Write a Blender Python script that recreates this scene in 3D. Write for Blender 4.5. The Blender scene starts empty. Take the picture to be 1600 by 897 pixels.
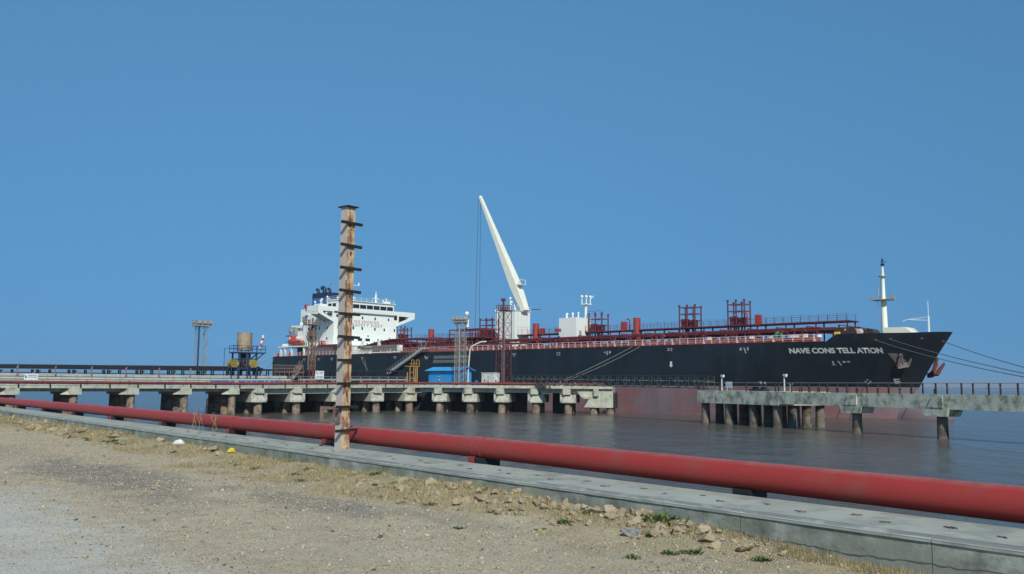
import bpy, bmesh, math, random
import numpy as np
from math import radians, sin, cos, pi, sqrt
from mathutils import Vector, Matrix, noise as mnoise

random.seed(7)
RNG = np.random.default_rng(11)
sc = bpy.context.scene
C = sc.collection

# ------------------------------------------------------------------ camera
EYE = Vector((0, 0, 5.2))
cam_d = bpy.data.cameras.new('camera')
cam_d.sensor_width = 36.0
cam_d.lens = 31.5
cam_d.clip_start = 0.1
cam_d.clip_end = 60000
cam = bpy.data.objects.new('camera', cam_d)
C.objects.link(cam)
PITCH, ROLL = math.atan(152.8 / 1400.0), 0.0077
fw = Vector((0, cos(PITCH), sin(PITCH)))
up0 = Vector((0, -sin(PITCH), cos(PITCH)))
rt0 = Vector((1, 0, 0))
rt = rt0 * cos(ROLL) + up0 * sin(ROLL)
up = up0 * cos(ROLL) - rt0 * sin(ROLL)
m = Matrix((rt, up, -fw)).transposed().to_4x4()
m.translation = EYE
cam.matrix_world = m
sc.camera = cam

# ------------------------------------------------------------------ light
SUN_EL = radians(37)
sdir = Vector((0.20, -0.98, 0)).normalized()
SUN = Vector((sdir.x * cos(SUN_EL), sdir.y * cos(SUN_EL), sin(SUN_EL)))
SKY_A, SKY_B, SKY_TINT = 0.18, 0.31, (1.08, 1.31, 0.98)
world = bpy.data.worlds.new("World")
sc.world = world
world.use_nodes = True
nt = world.node_tree
bg = nt.nodes['Background']
sky = nt.nodes.new('ShaderNodeTexSky')
sky.sky_type = 'NISHITA'
sky.sun_disc = False
sky.sun_elevation = SUN_EL
sky.sun_rotation = math.atan2(sdir.x, sdir.y)
sky.air_density = 0.7
sky.dust_density = 0.0
sky.ozone_density = 10.0
sky.altitude = 0
# even, deep blue sky of a clear tropical noon: compress the elevation range that is looked up, and tint a little
tcw = nt.nodes.new('ShaderNodeTexCoord')
sep = nt.nodes.new('ShaderNodeSeparateXYZ')
com = nt.nodes.new('ShaderNodeCombineXYZ')
zz = nt.nodes.new('ShaderNodeMath')
zz.operation = 'MULTIPLY_ADD'
zz.inputs[1].default_value = SKY_A
zz.inputs[2].default_value = SKY_B
nt.links.new(tcw.outputs['Generated'], sep.inputs[0])
nt.links.new(sep.outputs[0], com.inputs[0])
nt.links.new(sep.outputs[1], com.inputs[1])
nt.links.new(sep.outputs[2], zz.inputs[0])
nt.links.new(zz.outputs[0], com.inputs[2])
nrm = nt.nodes.new('ShaderNodeVectorMath')
nrm.operation = 'NORMALIZE'
nt.links.new(com.outputs[0], nrm.inputs[0])
nt.links.new(nrm.outputs[0], sky.inputs['Vector'])
tint = nt.nodes.new('ShaderNodeMix')
tint.data_type = 'RGBA'
tint.blend_type = 'MULTIPLY'
tint.inputs[0].default_value = 1.0
tint.inputs[7].default_value = (*SKY_TINT, 1)
nt.links.new(sky.outputs[0], tint.inputs[6])
nt.links.new(tint.outputs[2], bg.inputs[0])
bg.inputs[1].default_value = 0.13
sun_d = bpy.data.lights.new('sun', 'SUN')
sun_d.energy = 3.4
sun_d.angle = radians(0.55)
sun_d.color = (1.0, 0.95, 0.82)
sun = bpy.data.objects.new('sun', sun_d)
sun.rotation_euler = (-SUN).to_track_quat('-Z', 'Y').to_euler()
C.objects.link(sun)
vs = sc.view_settings
vs.view_transform = 'Standard'
vs.look = 'None'
vs.exposure = 0.1
vs.gamma = 1.0

# ------------------------------------------------------------------ helpers
def s(r, g, b):
    def f(c):
        c /= 255.0
        return c / 12.92 if c <= 0.04045 else ((c + 0.055) / 1.055) ** 2.4
    return (f(r), f(g), f(b))

def M(name, col, rough=0.6, var=0.15, scale=1.5, rust=None, streak=0.0, bump=None, metal=0.0, spec=0.4, col2=None, c2amt=0.5, c2scale=0.4, dust=None, edge=None, scuff=None):
    """procedural weathered surface: tone noise, optional second colour, rust patches, vertical streaks, bump"""
    mt = bpy.data.materials.new(name)
    mt.use_nodes = True
    n = mt.node_tree
    L = n.links.new
    b = n.nodes['Principled BSDF']
    b.inputs['Roughness'].default_value = rough
    b.inputs['Metallic'].default_value = metal
    b.inputs['Specular IOR Level'].default_value = spec
    geo = n.nodes.new('ShaderNodeNewGeometry')
    def noise(sc_, detail=4.0, rgh=0.55, vec=None):
        t = n.nodes.new('ShaderNodeTexNoise')
        t.inputs['Scale'].default_value = sc_
        t.inputs['Detail'].default_value = detail
        t.inputs['Roughness'].default_value = rgh
        L(vec or geo.outputs['Position'], t.inputs['Vector'])
        return t.outputs['Fac']
    def ramp(fac, lo, hi):
        r = n.nodes.new('ShaderNodeMapRange')
        r.inputs['From Min'].default_value = lo
        r.inputs['From Max'].default_value = hi
        L(fac, r.inputs['Value'])
        return r.outputs['Result']
    def mix(fac, a, c):
        x = n.nodes.new('ShaderNodeMix')
        x.data_type = 'RGBA'
        for v, i in ((fac, 0), (a, 6), (c, 7)):
            if isinstance(v, (tuple, list)):
                x.inputs[i].default_value = (*v, 1) if len(v) == 3 else v
            elif isinstance(v, float):
                x.inputs[i].default_value = v
            else:
                L(v, x.inputs[i])
        return x.outputs[2]
    lo = tuple(c * (1 - var) for c in col)
    hi = tuple(min(1, c * (1 + var)) for c in col)
    c = mix(ramp(noise(scale), 0.3, 0.7), lo, hi)
    if col2:
        c = mix(ramp(noise(c2scale, 6, 0.65), 0.62 - c2amt * 0.3, 0.78 - c2amt * 0.3), c, col2)
    if streak:
        mp = n.nodes.new('ShaderNodeMapping')
        mp.inputs['Scale'].default_value = (1, 1, 0.06)
        L(geo.outputs['Position'], mp.inputs['Vector'])
        st = ramp(noise(2.2, 5, 0.7, mp.outputs[0]), 0.48, 0.75)
        mu = n.nodes.new('ShaderNodeMath')
        mu.operation = 'MULTIPLY'
        mu.inputs[1].default_value = streak
        L(st, mu.inputs[0])
        c = mix(mu.outputs[0], c, tuple(x * 0.35 for x in col))
    if rust:
        amt, rs, rc = rust
        c = mix(ramp(noise(rs, 7, 0.7), 0.72 - amt * 0.4, 0.80 - amt * 0.4), c, mix(noise(rs * 4, 4), tuple(x * 0.5 for x in rc), tuple(min(1, x * 1.5) for x in rc)))
    if scuff:
        tc = n.nodes.new('ShaderNodeTexCoord')
        for col_, sc3, lo_, hi_ in scuff:
            mp = n.nodes.new('ShaderNodeMapping')
            mp.inputs['Scale'].default_value = sc3
            L(tc.outputs['Object'], mp.inputs['Vector'])
            c = mix(ramp(noise(1.0, 6, 0.68, mp.outputs[0]), lo_, hi_), c, col_)
    if dust:
        sx = n.nodes.new('ShaderNodeSeparateXYZ')
        L(geo.outputs['Normal'], sx.inputs[0])
        mu = n.nodes.new('ShaderNodeMath')
        mu.operation = 'MULTIPLY'
        L(ramp(sx.outputs[2], 0.75, 1.0), mu.inputs[0])
        L(ramp(noise(3.0, 6, 0.7), 0.3, 0.75), mu.inputs[1])
        c = mix(mu.outputs[0], c, dust)
    L(c, b.inputs['Base Color'])
    if bump:
        bm_ = n.nodes.new('ShaderNodeBump')
        bm_.inputs['Strength'].default_value = bump[0]
        bm_.inputs['Distance'].default_value = bump[2] if len(bump) > 2 else 0.02
        L(noise(bump[1], 6, 0.6), bm_.inputs['Height'])
        L(bm_.outputs[0], b.inputs['Normal'])
    return mt

RUST = s(120, 72, 48)
MAT = dict(
    hull=M('hull_black_paint', (0.011, 0.019, 0.026), 0.45, 0.3, 0.15, bump=(0.25, 0.35, 0.08), scuff=[(s(40, 52, 60), (0.5, 0.5, 0.05), 0.48, 0.8), (s(88, 62, 66), (0.10, 0.3, 1.7), 0.65, 0.74), (s(64, 60, 60), (0.9, 0.9, 0.09), 0.70, 0.86)]),
    boot=M('boot_red_paint', s(122, 105, 110), 0.75, 0.14, 0.25, streak=0.3, col2=s(134, 92, 92), c2amt=0.6, c2scale=0.15, scuff=[(s(104, 84, 72), (0.05, 0.1, 0.25), 0.62, 0.8), (s(150, 128, 130), (0.12, 0.3, 1.6), 0.62, 0.8), (s(96, 60, 58), (0.25, 0.3, 1.8), 0.68, 0.78)]),
    maroon=M('maroon_deck_paint', s(106, 46, 52), 0.5, 0.25, 1.0),
    deckred=M('red_oxide_deck', s(140, 66, 62), 0.65, 0.2, 0.6),
    coaming=M('faded_red_coaming', s(158, 86, 80), 0.65, 0.22, 0.8, col2=s(126, 60, 58), c2amt=0.6, c2scale=0.7),
    ventred=M('vent_red_paint', s(158, 62, 58), 0.5, 0.12, 1.0),
    white=M('ship_white_paint', s(236, 240, 232), 0.5, 0.03, 0.6, streak=0.06),
    shipgrey=M('ship_grey_paint', s(150, 155, 155), 0.55, 0.12, 1.0),
    railp=M('pale_rail_paint', s(214, 190, 184), 0.5, 0.1, 2.0),
    letter=M('letter_white_paint', s(205, 208, 205), 0.6, 0.08, 1.5, streak=0.2),
    mark=M('worn_mark_paint', s(158, 164, 166), 0.6, 0.1, 3.0),
    letter_red=M('letter_red_paint', s(170, 85, 80), 0.6, 0.1, 2.0),
    letter_dark=M('letter_green_grey_paint', s(100, 118, 116), 0.6, 0.1, 2.0),
    navy=M('funnel_navy_paint', s(36, 48, 74), 0.45, 0.15, 1.0),
    blue=M('funnel_blue_paint', s(62, 108, 160), 0.45, 0.08, 1.0),
    glass=M('dark_window_glass', (0.015, 0.02, 0.024), 0.08, 0.2, 1.0, spec=0.6),
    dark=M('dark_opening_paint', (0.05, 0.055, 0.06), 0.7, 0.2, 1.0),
    orange=M('lifeboat_orange_paint', s(180, 74, 60), 0.4, 0.06, 1.0),
    cream=M('crane_cream_paint', s(236, 236, 218), 0.45, 0.04, 0.8, streak=0.1),
    anchor=M('anchor_steel', s(120, 108, 104), 0.7, 0.25, 1.2, rust=(0.25, 1.2, RUST)),
    anchor_red=M('anchor_rust_red', s(104, 58, 52), 0.7, 0.25, 1.2),
    concrete=M('jetty_concrete', s(186, 186, 170), 0.85, 0.12, 0.7, streak=0.3, col2=s(150, 150, 136), c2amt=0.4, c2scale=1.2, bump=(0.4, 6.0)),
    concrete2=M('dolphin_concrete', s(212, 212, 188), 0.9, 0.15, 0.8, streak=0.45, col2=s(138, 140, 122), c2amt=0.5, c2scale=0.9, bump=(0.5, 5.0)),
    pile=M('pile_concrete', s(152, 134, 116), 0.9, 0.22, 1.2, col2=s(96, 80, 66), c2amt=0.6, c2scale=0.9, streak=0.3, bump=(0.6, 4.0, 0.05)),
    pilegrey=M('dolphin_pile_concrete', s(122, 112, 100), 0.9, 0.2, 1.2, col2=s(84, 74, 64), c2amt=0.6, c2scale=0.9, streak=0.35, bump=(0.6, 4.0, 0.05)),
    black=M('black_steel', (0.018, 0.02, 0.026), 0.5, 0.2, 1.5),
    darkbrown=M('dark_brown_steel', s(62, 50, 46), 0.7, 0.25, 2.0),
    palepipe=M('pale_pipe_lagging', s(176, 180, 172), 0.55, 0.14, 0.8, streak=0.2, rust=(0.06, 0.8, RUST)),
    redpipe=M('jetty_red_pipe_paint', s(122, 58, 54), 0.65, 0.2, 0.9, rust=(0.12, 0.9, s(90, 48, 44))),
    galv=M('galvanised_steel', s(150, 148, 140), 0.6, 0.15, 1.5, rust=(0.15, 1.5, RUST)),
    rusty=M('rusty_brown_steel', s(132, 108, 98), 0.8, 0.3, 1.8),
    reddish=M('red_tower_paint', s(104, 58, 58), 0.7, 0.2, 2.0),
    tank=M('weathered_tank_steel', s(166, 151, 126), 0.7, 0.15, 0.9, streak=0.5, col2=s(140, 108, 80), c2amt=0.5, c2scale=0.5),
    bluesteel=M('dark_blue_steel', s(44, 62, 92), 0.55, 0.15, 1.5),
    yellow=M('yellow_machine_paint', s(158, 138, 66), 0.6, 0.3, 1.5, col2=s(110, 92, 50), c2amt=0.5, c2scale=1.2),
    yelrail=M('yellow_orange_rail_paint', s(200, 150, 70), 0.55, 0.2, 1.5),
    shed=M('shed_blue_paint', s(48, 146, 212), 0.55, 0.08, 0.8, streak=0.25),
    shedroof=M('shed_roof_blue_sheet', s(70, 164, 222), 0.5, 0.08, 0.8, streak=0.1),
    cab=M('cabinet_pale_paint', s(216, 218, 208), 0.6, 0.08, 1.5, streak=0.3),
    bbarrel=M('blue_plastic', s(60, 104, 178), 0.5, 0.1, 2.0),
    truss=M('truss_grey_steel', s(62, 65, 68), 0.6, 0.2, 1.5),
    signw=M('sign_white_enamel', s(226, 230, 232), 0.5, 0.05, 3.0),
    signt=M('sign_print_dark', s(60, 66, 74), 0.6, 0.1, 3.0),
    rope=M('pale_rope', s(190, 190, 180), 0.9, 0.1, 3.0),
    ropedark=M('weathered_rope', s(128, 128, 120), 0.9, 0.1, 3.0),
    green=M('green_tarpaulin', s(28, 140, 92), 0.7, 0.12, 1.0),
    sockred=M('windsock_red', s(206, 60, 60), 0.8, 0.05, 3.0),
    sockwhite=M('windsock_white', s(230, 230, 228), 0.8, 0.05, 3.0),
    yellowb=M('bright_yellow_plastic', s(228, 206, 50), 0.5, 0.1, 3.0),
    pipered=M('shore_pipe_red_paint', s(160, 58, 54), 0.5, 0.05, 0.4, col2=s(150, 70, 64), c2amt=0.3, c2scale=0.9, rust=(0.07, 4.0, s(120, 80, 64)), bump=(0.04, 2.0), spec=0.3, dust=s(168, 120, 112), edge=1),
    pillargrey=M('pillar_grey_paint', s(176, 170, 164), 0.7, 0.06, 1.0, streak=0.1, rust=(0.02, 1.8, RUST)),
    rungm=M('rung_dark_steel', s(46, 38, 36), 0.75, 0.3, 4.0),
    cap=M('wall_cap_concrete', s(170, 174, 162), 0.9, 0.09, 0.9, col2=s(146, 150, 142), c2amt=0.5, c2scale=1.6, bump=(0.35, 25.0, 0.01)),
    edge=M('grey_wall_edge', s(128, 132, 130), 0.9, 0.12, 2.5, col2=s(160, 164, 156), c2amt=0.35, c2scale=2.5),
    gutter=M('wet_stain_concrete', s(96, 98, 94), 0.8, 0.2, 2.0),
    foliage=M('weed_green', s(84, 104, 60), 0.7, 0.3, 6.0),
    drygrass=M('dry_grass', s(168, 150, 112), 0.8, 0.28, 3.0, col2=s(128, 124, 86), c2amt=0.45, c2scale=0.8),
    rock=M('pale_rubble_stone', s(182, 168, 140), 0.9, 0.2, 6.0, col2=s(146, 130, 104), c2amt=0.7, c2scale=6.0, bump=(0.6, 18.0, 0.03)),
    rockgrey=M('grey_stone', s(150, 152, 150), 0.9, 0.15, 6.0, bump=(0.6, 18.0, 0.03)),
    plastic=M('white_plastic_film', s(226, 228, 228), 0.4, 0.05, 5.0),
    bolt=M('rust_stub', s(118, 108, 92), 0.9, 0.3, 8.0),
)

class MB:
    """collects simple shapes into one mesh"""
    def __init__(self):
        self.v, self.f = [], []
    def add(self, vs_, fs_):
        o = len(self.v)
        self.v += [tuple(p) for p in vs_]
        self.f += [tuple(i + o for i in f) for f in fs_]
        return self
    def box(self, x0, x1, y0, y1, z0, z1):
        self.add([(x0, y0, z0), (x1, y0, z0), (x1, y1, z0), (x0, y1, z0), (x0, y0, z1), (x1, y0, z1), (x1, y1, z1), (x0, y1, z1)],
                 [(3, 2, 1, 0), (4, 5, 6, 7), (0, 1, 5, 4), (1, 2, 6, 5), (2, 3, 7, 6), (3, 0, 4, 7)])
        return self
    def beam(self, p, q, w, h=None):
        p, q = Vector(p), Vector(q)
        h = h or w
        d = (q - p).normalized()
        a = Vector((0, 0, 1)) if abs(d.z) < 0.95 else Vector((1, 0, 0))
        sx = d.cross(a).normalized() * (w / 2)
        sy = sx.cross(d).normalized() * (h / 2)
        vs_ = [e + i * sx + j * sy for e in (p, q) for i, j in ((-1, -1), (1, -1), (1, 1), (-1, 1))]
        self.add(vs_, [(0, 1, 2, 3), (7, 6, 5, 4), (0, 4, 5, 1), (1, 5, 6, 2), (2, 6, 7, 3), (3, 7, 4, 0)])
        return self
    def tube(self, pts, r, n=8, cap=True):
        pts = [Vector(p) for p in pts]
        rr = r if isinstance(r, (list, tuple)) else [r] * len(pts)
        vs_, fs_ = [], []
        a = None
        for i, p in enumerate(pts):
            d = (pts[min(i + 1, len(pts) - 1)] - pts[max(i - 1, 0)]).normalized()
            if a is None:
                a = d.orthogonal().normalized()
            else:
                a = (a - d * a.dot(d)).normalized()
            b = d.cross(a)
            for k in range(n):
                t = 2 * pi * k / n
                vs_.append(p + (a * cos(t) + b * sin(t)) * rr[i])
        for i in range(len(pts) - 1):
            for k in range(n):
                k2 = (k + 1) % n
                fs_.append((i * n + k, i * n + k2, (i + 1) * n + k2, (i + 1) * n + k))
        if cap:
            fs_.append(tuple(range(n))[::-1])
            fs_.append(tuple(range((len(pts) - 1) * n, len(pts) * n)))
        return self.add(vs_, fs_)
    def cyl(self, x, y, z0, z1, r, n=12):
        return self.tube([(x, y, z0), (x, y, z1)], r, n)
    def prism(self, poly, vec):
        n = len(poly)
        vec = Vector(vec)
        vs_ = [Vector(p) for p in poly] + [Vector(p) + vec for p in poly]
        fs_ = [tuple(range(n))[::-1], tuple(range(n, 2 * n))] + [(i, (i + 1) % n, n + (i + 1) % n, n + i) for i in range(n)]
        return self.add(vs_, fs_)
    def ball(self, c, r, nu=10, nv=6):
        r = r if isinstance(r, (tuple, list)) else (r, r, r)
        vs_, fs_ = [], []
        for j in range(nv + 1):
            ph = pi * j / nv
            for i in range(nu):
                th = 2 * pi * i / nu
                vs_.append((c[0] + r[0] * sin(ph) * cos(th), c[1] + r[1] * sin(ph) * sin(th), c[2] - r[2] * cos(ph)))
        for j in range(nv):
            for i in range(nu):
                i2 = (i + 1) % nu
                fs_.append((j * nu + i, j * nu + i2, (j + 1) * nu + i2, (j + 1) * nu + i))
        return self.add(vs_, fs_)
    def mesh(self, name, mat, smooth=False):
        me = bpy.data.meshes.new(name)
        me.from_pydata(self.v, [], self.f)
        bm = bmesh.new()
        bm.from_mesh(me)
        bmesh.ops.recalc_face_normals(bm, faces=bm.faces)
        bm.to_mesh(me)
        bm.free()
        me.materials.append(MAT[mat] if isinstance(mat, str) else mat)
        if smooth:
            me.shade_smooth()
            if smooth != 2:
                try:
                    me.set_sharp_from_angle(angle=radians(40))
                except Exception:
                    pass
        return me
    def build(self, name, mat, parent=None, smooth=False):
        return link(name, self.mesh(name, mat, smooth), parent)

def link(name, me, parent=None):
    o = bpy.data.objects.new(name, me)
    C.objects.link(o)
    if parent is not None:
        o.parent = parent
    return o

def tag(o, label=None, cat=None, group=None, kind=None):
    for k, v in (('label', label), ('category', cat), ('group', group), ('kind', kind)):
        if v:
            o[k] = v
    return o

def thing(name, label, cat, loc=(0, 0, 0), rz=0.0, group=None):
    o = bpy.data.objects.new(name, None)
    o.empty_display_size = 0.3
    C.objects.link(o)
    o.location = loc
    o.rotation_euler = (0, 0, rz)
    return tag(o, label, cat, group)

def copy_tree(o, parent=None):
    c = o.copy()
    C.objects.link(c)
    if parent is not None:
        c.parent = parent
    for ch in list(o.children):
        copy_tree(ch, c)
    return c

def rope_pts(a, b, sag, n=24):
    a, b = Vector(a), Vector(b)
    return [a.lerp(b, i / n) - Vector((0, 0, sag * 4 * (i / n) * (1 - i / n))) for i in range(n + 1)]

def text_mesh(txt, sx=1.0, bold=0.02, spacing=1.0):
    cu = bpy.data.curves.new('lettering', 'FONT')
    cu.body = txt
    cu.size = 1.0
    cu.offset = bold
    cu.space_character = spacing
    cu.fill_mode = 'BOTH'
    ob = bpy.data.objects.new('lettering', cu)
    C.objects.link(ob)
    me = bpy.data.meshes.new_from_object(ob)
    bpy.data.objects.remove(ob)
    bpy.data.curves.remove(cu)
    co = np.zeros(len(me.vertices) * 3)
    me.vertices.foreach_get('co', co)
    return me, co.reshape(-1, 3)

def set_co(me, co):
    me.vertices.foreach_set('co', np.asarray(co, dtype=float).ravel())
    me.update()

# frames -----------------------------------------------------------------
def frame(origin, e):
    e = Vector((e[0], e[1], 0)).normalized()
    y = Vector((-e.y, e.x, 0))
    o = Vector(origin)
    ang = math.atan2(e.y, e.x)
    def to(x, yy=0.0, z=0.0):
        return (o.x + e.x * x + y.x * yy, o.y + e.y * x + y.y * yy, o.z + z)
    to.ang = ang
    return to
WF = frame((0, 0, 0), (0.633, -0.774))           # quay wall: x to the right and near, y away from the viewer
TF = frame((-70.2, 127.3, 0), (0.7413, 0.6712))  # trestle: x away to the right, y away
PF = frame((-17.5, 171, 0), (36.9, -6.5))        # loading platform
DF = frame((27.2, 129, 0), (0.417, -0.909))      # mooring dolphin and walkway: x towards the viewer
SF = frame((-70.6, 263, 0), (0.7266, -0.687))    # ship: x towards the bow, y to port

# ------------------------------------------------------------------ value noise for terrain
def vnoise(x, y, seed):
    xi, yi = np.floor(x).astype(np.int64), np.floor(y).astype(np.int64)
    fx, fy = x - xi, y - yi
    fx, fy = fx * fx * (3 - 2 * fx), fy * fy * (3 - 2 * fy)
    def h(a, b):
        k = (a * 374761393 + b * 668265263 + seed * 974711) & 0xffffffff
        k = ((k ^ (k >> 13)) * 1274126177) & 0xffffffff
        return ((k ^ (k >> 16)) & 0xffff) / 65535.0
    return (h(xi, yi) * (1 - fx) + h(xi + 1, yi) * fx) * (1 - fy) + (h(xi, yi + 1) * (1 - fx) + h(xi + 1, yi + 1) * fx) * fy

def fbm(x, y, seed, octs=4):
    t, a, w = 0, 0.5, 0
    for k in range(octs):
        t = t + a * vnoise(x * 2 ** k, y * 2 ** k, seed + k)
        w += a
        a *= 0.5
    return t / w

WALL_Y, WALL_BACK, WALL_TOP = 10.63, 12.05, 3.47
def mound(x):
    return np.interp(-x, [-2, 6, 8, 10, 15, 22, 40, 80], [0.0, 0.03, 0.15, 0.22, 0.22, 0.15, 0.16, 0.14])
def gz(x, y):
    x, y = np.asarray(x, float), np.asarray(y, float)
    z = 3.0 + 0.10 * (fbm(x * 0.35, y * 0.35, 1, 3) - 0.5) + 0.035 * (fbm(x * 2.2, y * 2.2, 5, 3) - 0.5) + 0.007 * (fbm(x * 9, y * 9, 9, 2) - 0.5)
    t = np.clip((y - 9.2) / 1.2, 0, 1)
    t = t * t * (3 - 2 * t)
    z = z + t * mound(x) * (0.55 + 0.9 * fbm(x * 1.3, y * 1.3, 21, 3))
    return z

# ------------------------------------------------------------------ ground
def ground_material():
    mt = bpy.data.materials.new('gravel_ground')
    mt.use_nodes = True
    n = mt.node_tree
    L = n.links.new
    b = n.nodes['Principled BSDF']
    b.inputs['Roughness'].default_value = 0.95
    b.inputs['Specular IOR Level'].default_value = 0.15
    tc = n.nodes.new('ShaderNodeTexCoord')
    P = tc.outputs['Object']
    def noise(scl, det=5, rg=0.6):
        t = n.nodes.new('ShaderNodeTexNoise')
        t.inputs['Scale'].default_value = scl
        t.inputs['Detail'].default_value = det
        t.inputs['Roughness'].default_value = rg
        L(P, t.inputs['Vector'])
        return t.outputs['Fac']
    def rng(f, a, c, d=0.0, e=1.0):
        r = n.nodes.new('ShaderNodeMapRange')
        for k, v in zip(('From Min', 'From Max', 'To Min', 'To Max'), (a, c, d, e)):
            r.inputs[k].default_value = v
        L(f, r.inputs['Value'])
        return r.outputs['Result']
    def math_(op, a, c):
        x = n.nodes.new('ShaderNodeMath')
        x.operation = op
        for i, v in enumerate((a, c)):
            if isinstance(v, (int, float)):
                x.inputs[i].default_value = v
            else:
                L(v, x.inputs[i])
        return x.outputs[0]
    def mix(f, a, c):
        x = n.nodes.new('ShaderNodeMix')
        x.data_type = 'RGBA'
        for v, i in ((f, 0), (a, 6), (c, 7)):
            if isinstance(v, tuple):
                x.inputs[i].default_value = (*v, 1)
            elif isinstance(v, float):
                x.inputs[i].default_value = v
            else:
                L(v, x.inputs[i])
        return x.outputs[2]
    def patch(cx, cy, rx, ry):
        mp = n.nodes.new('ShaderNodeMapping')
        mp.inputs['Location'].default_value = (-cx / rx, -cy / ry, 0)
        mp.inputs['Scale'].default_value = (1 / rx, 1 / ry, 0)
        L(P, mp.inputs['Vector'])
        ln = n.nodes.new('ShaderNodeVectorMath')
        ln.operation = 'LENGTH'
        L(mp.outputs[0], ln.inputs[0])
        d = math_('ADD', ln.outputs['Value'], rng(noise(1.1, 6, 0.7), 0.25, 0.75, -0.55, 0.55))
        return rng(d, 1.05, 0.45)
    base = mix(rng(noise(0.5), 0.3, 0.7), s(178, 166, 143), s(198, 188, 163))
    base = mix(rng(noise(3.0, 8, 0.7), 0.45, 0.7, 0, 0.6), base, s(160, 148, 126))
    dust = patch(-16.0, 2.6, 8.0, 2.3)
    base = mix(math_('MULTIPLY', dust, 0.85), base, s(202, 200, 188))
    for (cx, cy, rx, ry, a) in ((-23.0, 6.2, 7.6, 1.5, 0.9), (-15.6, 8.0, 3.2, 0.85, 0.8), (-12.2, 8.8, 1.6, 0.5, 0.4), (-34, 6.0, 5, 0.8, 0.4)):
        base = mix(math_('MULTIPLY', patch(cx, cy, rx, ry), a), base, mix(rng(noise(14, 4), 0.35, 0.65), s(118, 118, 112), s(146, 142, 132)))
    # speckle of grit: pale and dark grains
    vo = n.nodes.new('ShaderNodeTexVoronoi')
    vo.inputs['Scale'].default_value = 26
    L(P, vo.inputs['Vector'])
    hsv = n.nodes.new('ShaderNodeSeparateColor')
    L(vo.outputs['Color'], hsv.inputs[0])
    grain = math_('MULTIPLY', rng(vo.outputs['Distance'], 0.35, 0.15), rng(hsv.outputs[0], 0.55, 0.6))
    base = mix(math_('MULTIPLY', grain, 0.5), base, mix(hsv.outputs[1], s(112, 100, 86), s(208, 198, 178)))
    # soil and litter tone near the wall foot
    sx = n.nodes.new('ShaderNodeSeparateXYZ')
    L(P, sx.inputs[0])
    strip = rng(math_('ADD', sx.outputs['Y'], rng(noise(0.6, 5), 0.2, 0.8, -1.1, 1.1)), 8.7, 9.7)
    base = mix(math_('MULTIPLY', strip, 0.6), base, mix(rng(noise(2.5, 6), 0.4, 0.6), s(168, 150, 106), s(140, 132, 96)))
    L(base, b.inputs['Base Color'])
    bp = n.nodes.new('ShaderNodeBump')
    bp.inputs['Strength'].default_value = 0.8
    bp.inputs['Distance'].default_value = 0.03
    L(math_('ADD', noise(22, 6, 0.7), rng(vo.outputs['Distance'], 0.5, 0.0, 0, 0.5)), bp.inputs['Height'])
    L(bp.outputs[0], b.inputs['Normal'])
    return mt
MAT['ground'] = ground_material()

def grid_mesh(name, xs, ys, zf, mat, smooth=True):
    X, Y = np.meshgrid(xs, ys, indexing='ij')
    Z = zf(X, Y)
    nx, ny = len(xs), len(ys)
    co = np.stack([X, Y, Z], -1).reshape(-1, 3)
    i = np.arange(nx - 1)[:, None] * ny + np.arange(ny - 1)[None, :]
    q = np.stack([i, i + ny, i + ny + 1, i + 1], -1).reshape(-1, 4)
    me = bpy.data.meshes.new(name)
    me.vertices.add(len(co))
    me.vertices.foreach_set('co', co.ravel())
    me.loops.add(q.size)
    me.loops.foreach_set('vertex_index', q.ravel().astype(np.int32))
    me.polygons.add(len(q))
    me.polygons.foreach_set('loop_start', np.arange(0, q.size, 4, dtype=np.int32))
    me.update(calc_edges=True)
    me.materials.append(mat)
    if smooth:
        me.shade_smooth()
    return me

xs = [-3.5]
while xs[-1] > -72:
    xs.append(xs[-1] - (0.03 + 0.0018 * abs(xs[-1])))
xs = np.array([-900, -500, -300, -200, -140, -100, -85] + xs[::-1] + [-2, 0, 5, 15, 40, 100, 300, 900], float)
ys = np.concatenate([[-900, -400, -150, -60, -25, -10, -4, -1, 0.5], np.arange(1.2, WALL_Y + 0.02, 0.05), [WALL_Y + 0.06]])
g = link('ground', grid_mesh('ground', xs, ys, gz, MAT['ground']))
g.rotation_euler = (0, 0, WF.ang)
tag(g, kind='structure')

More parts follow.
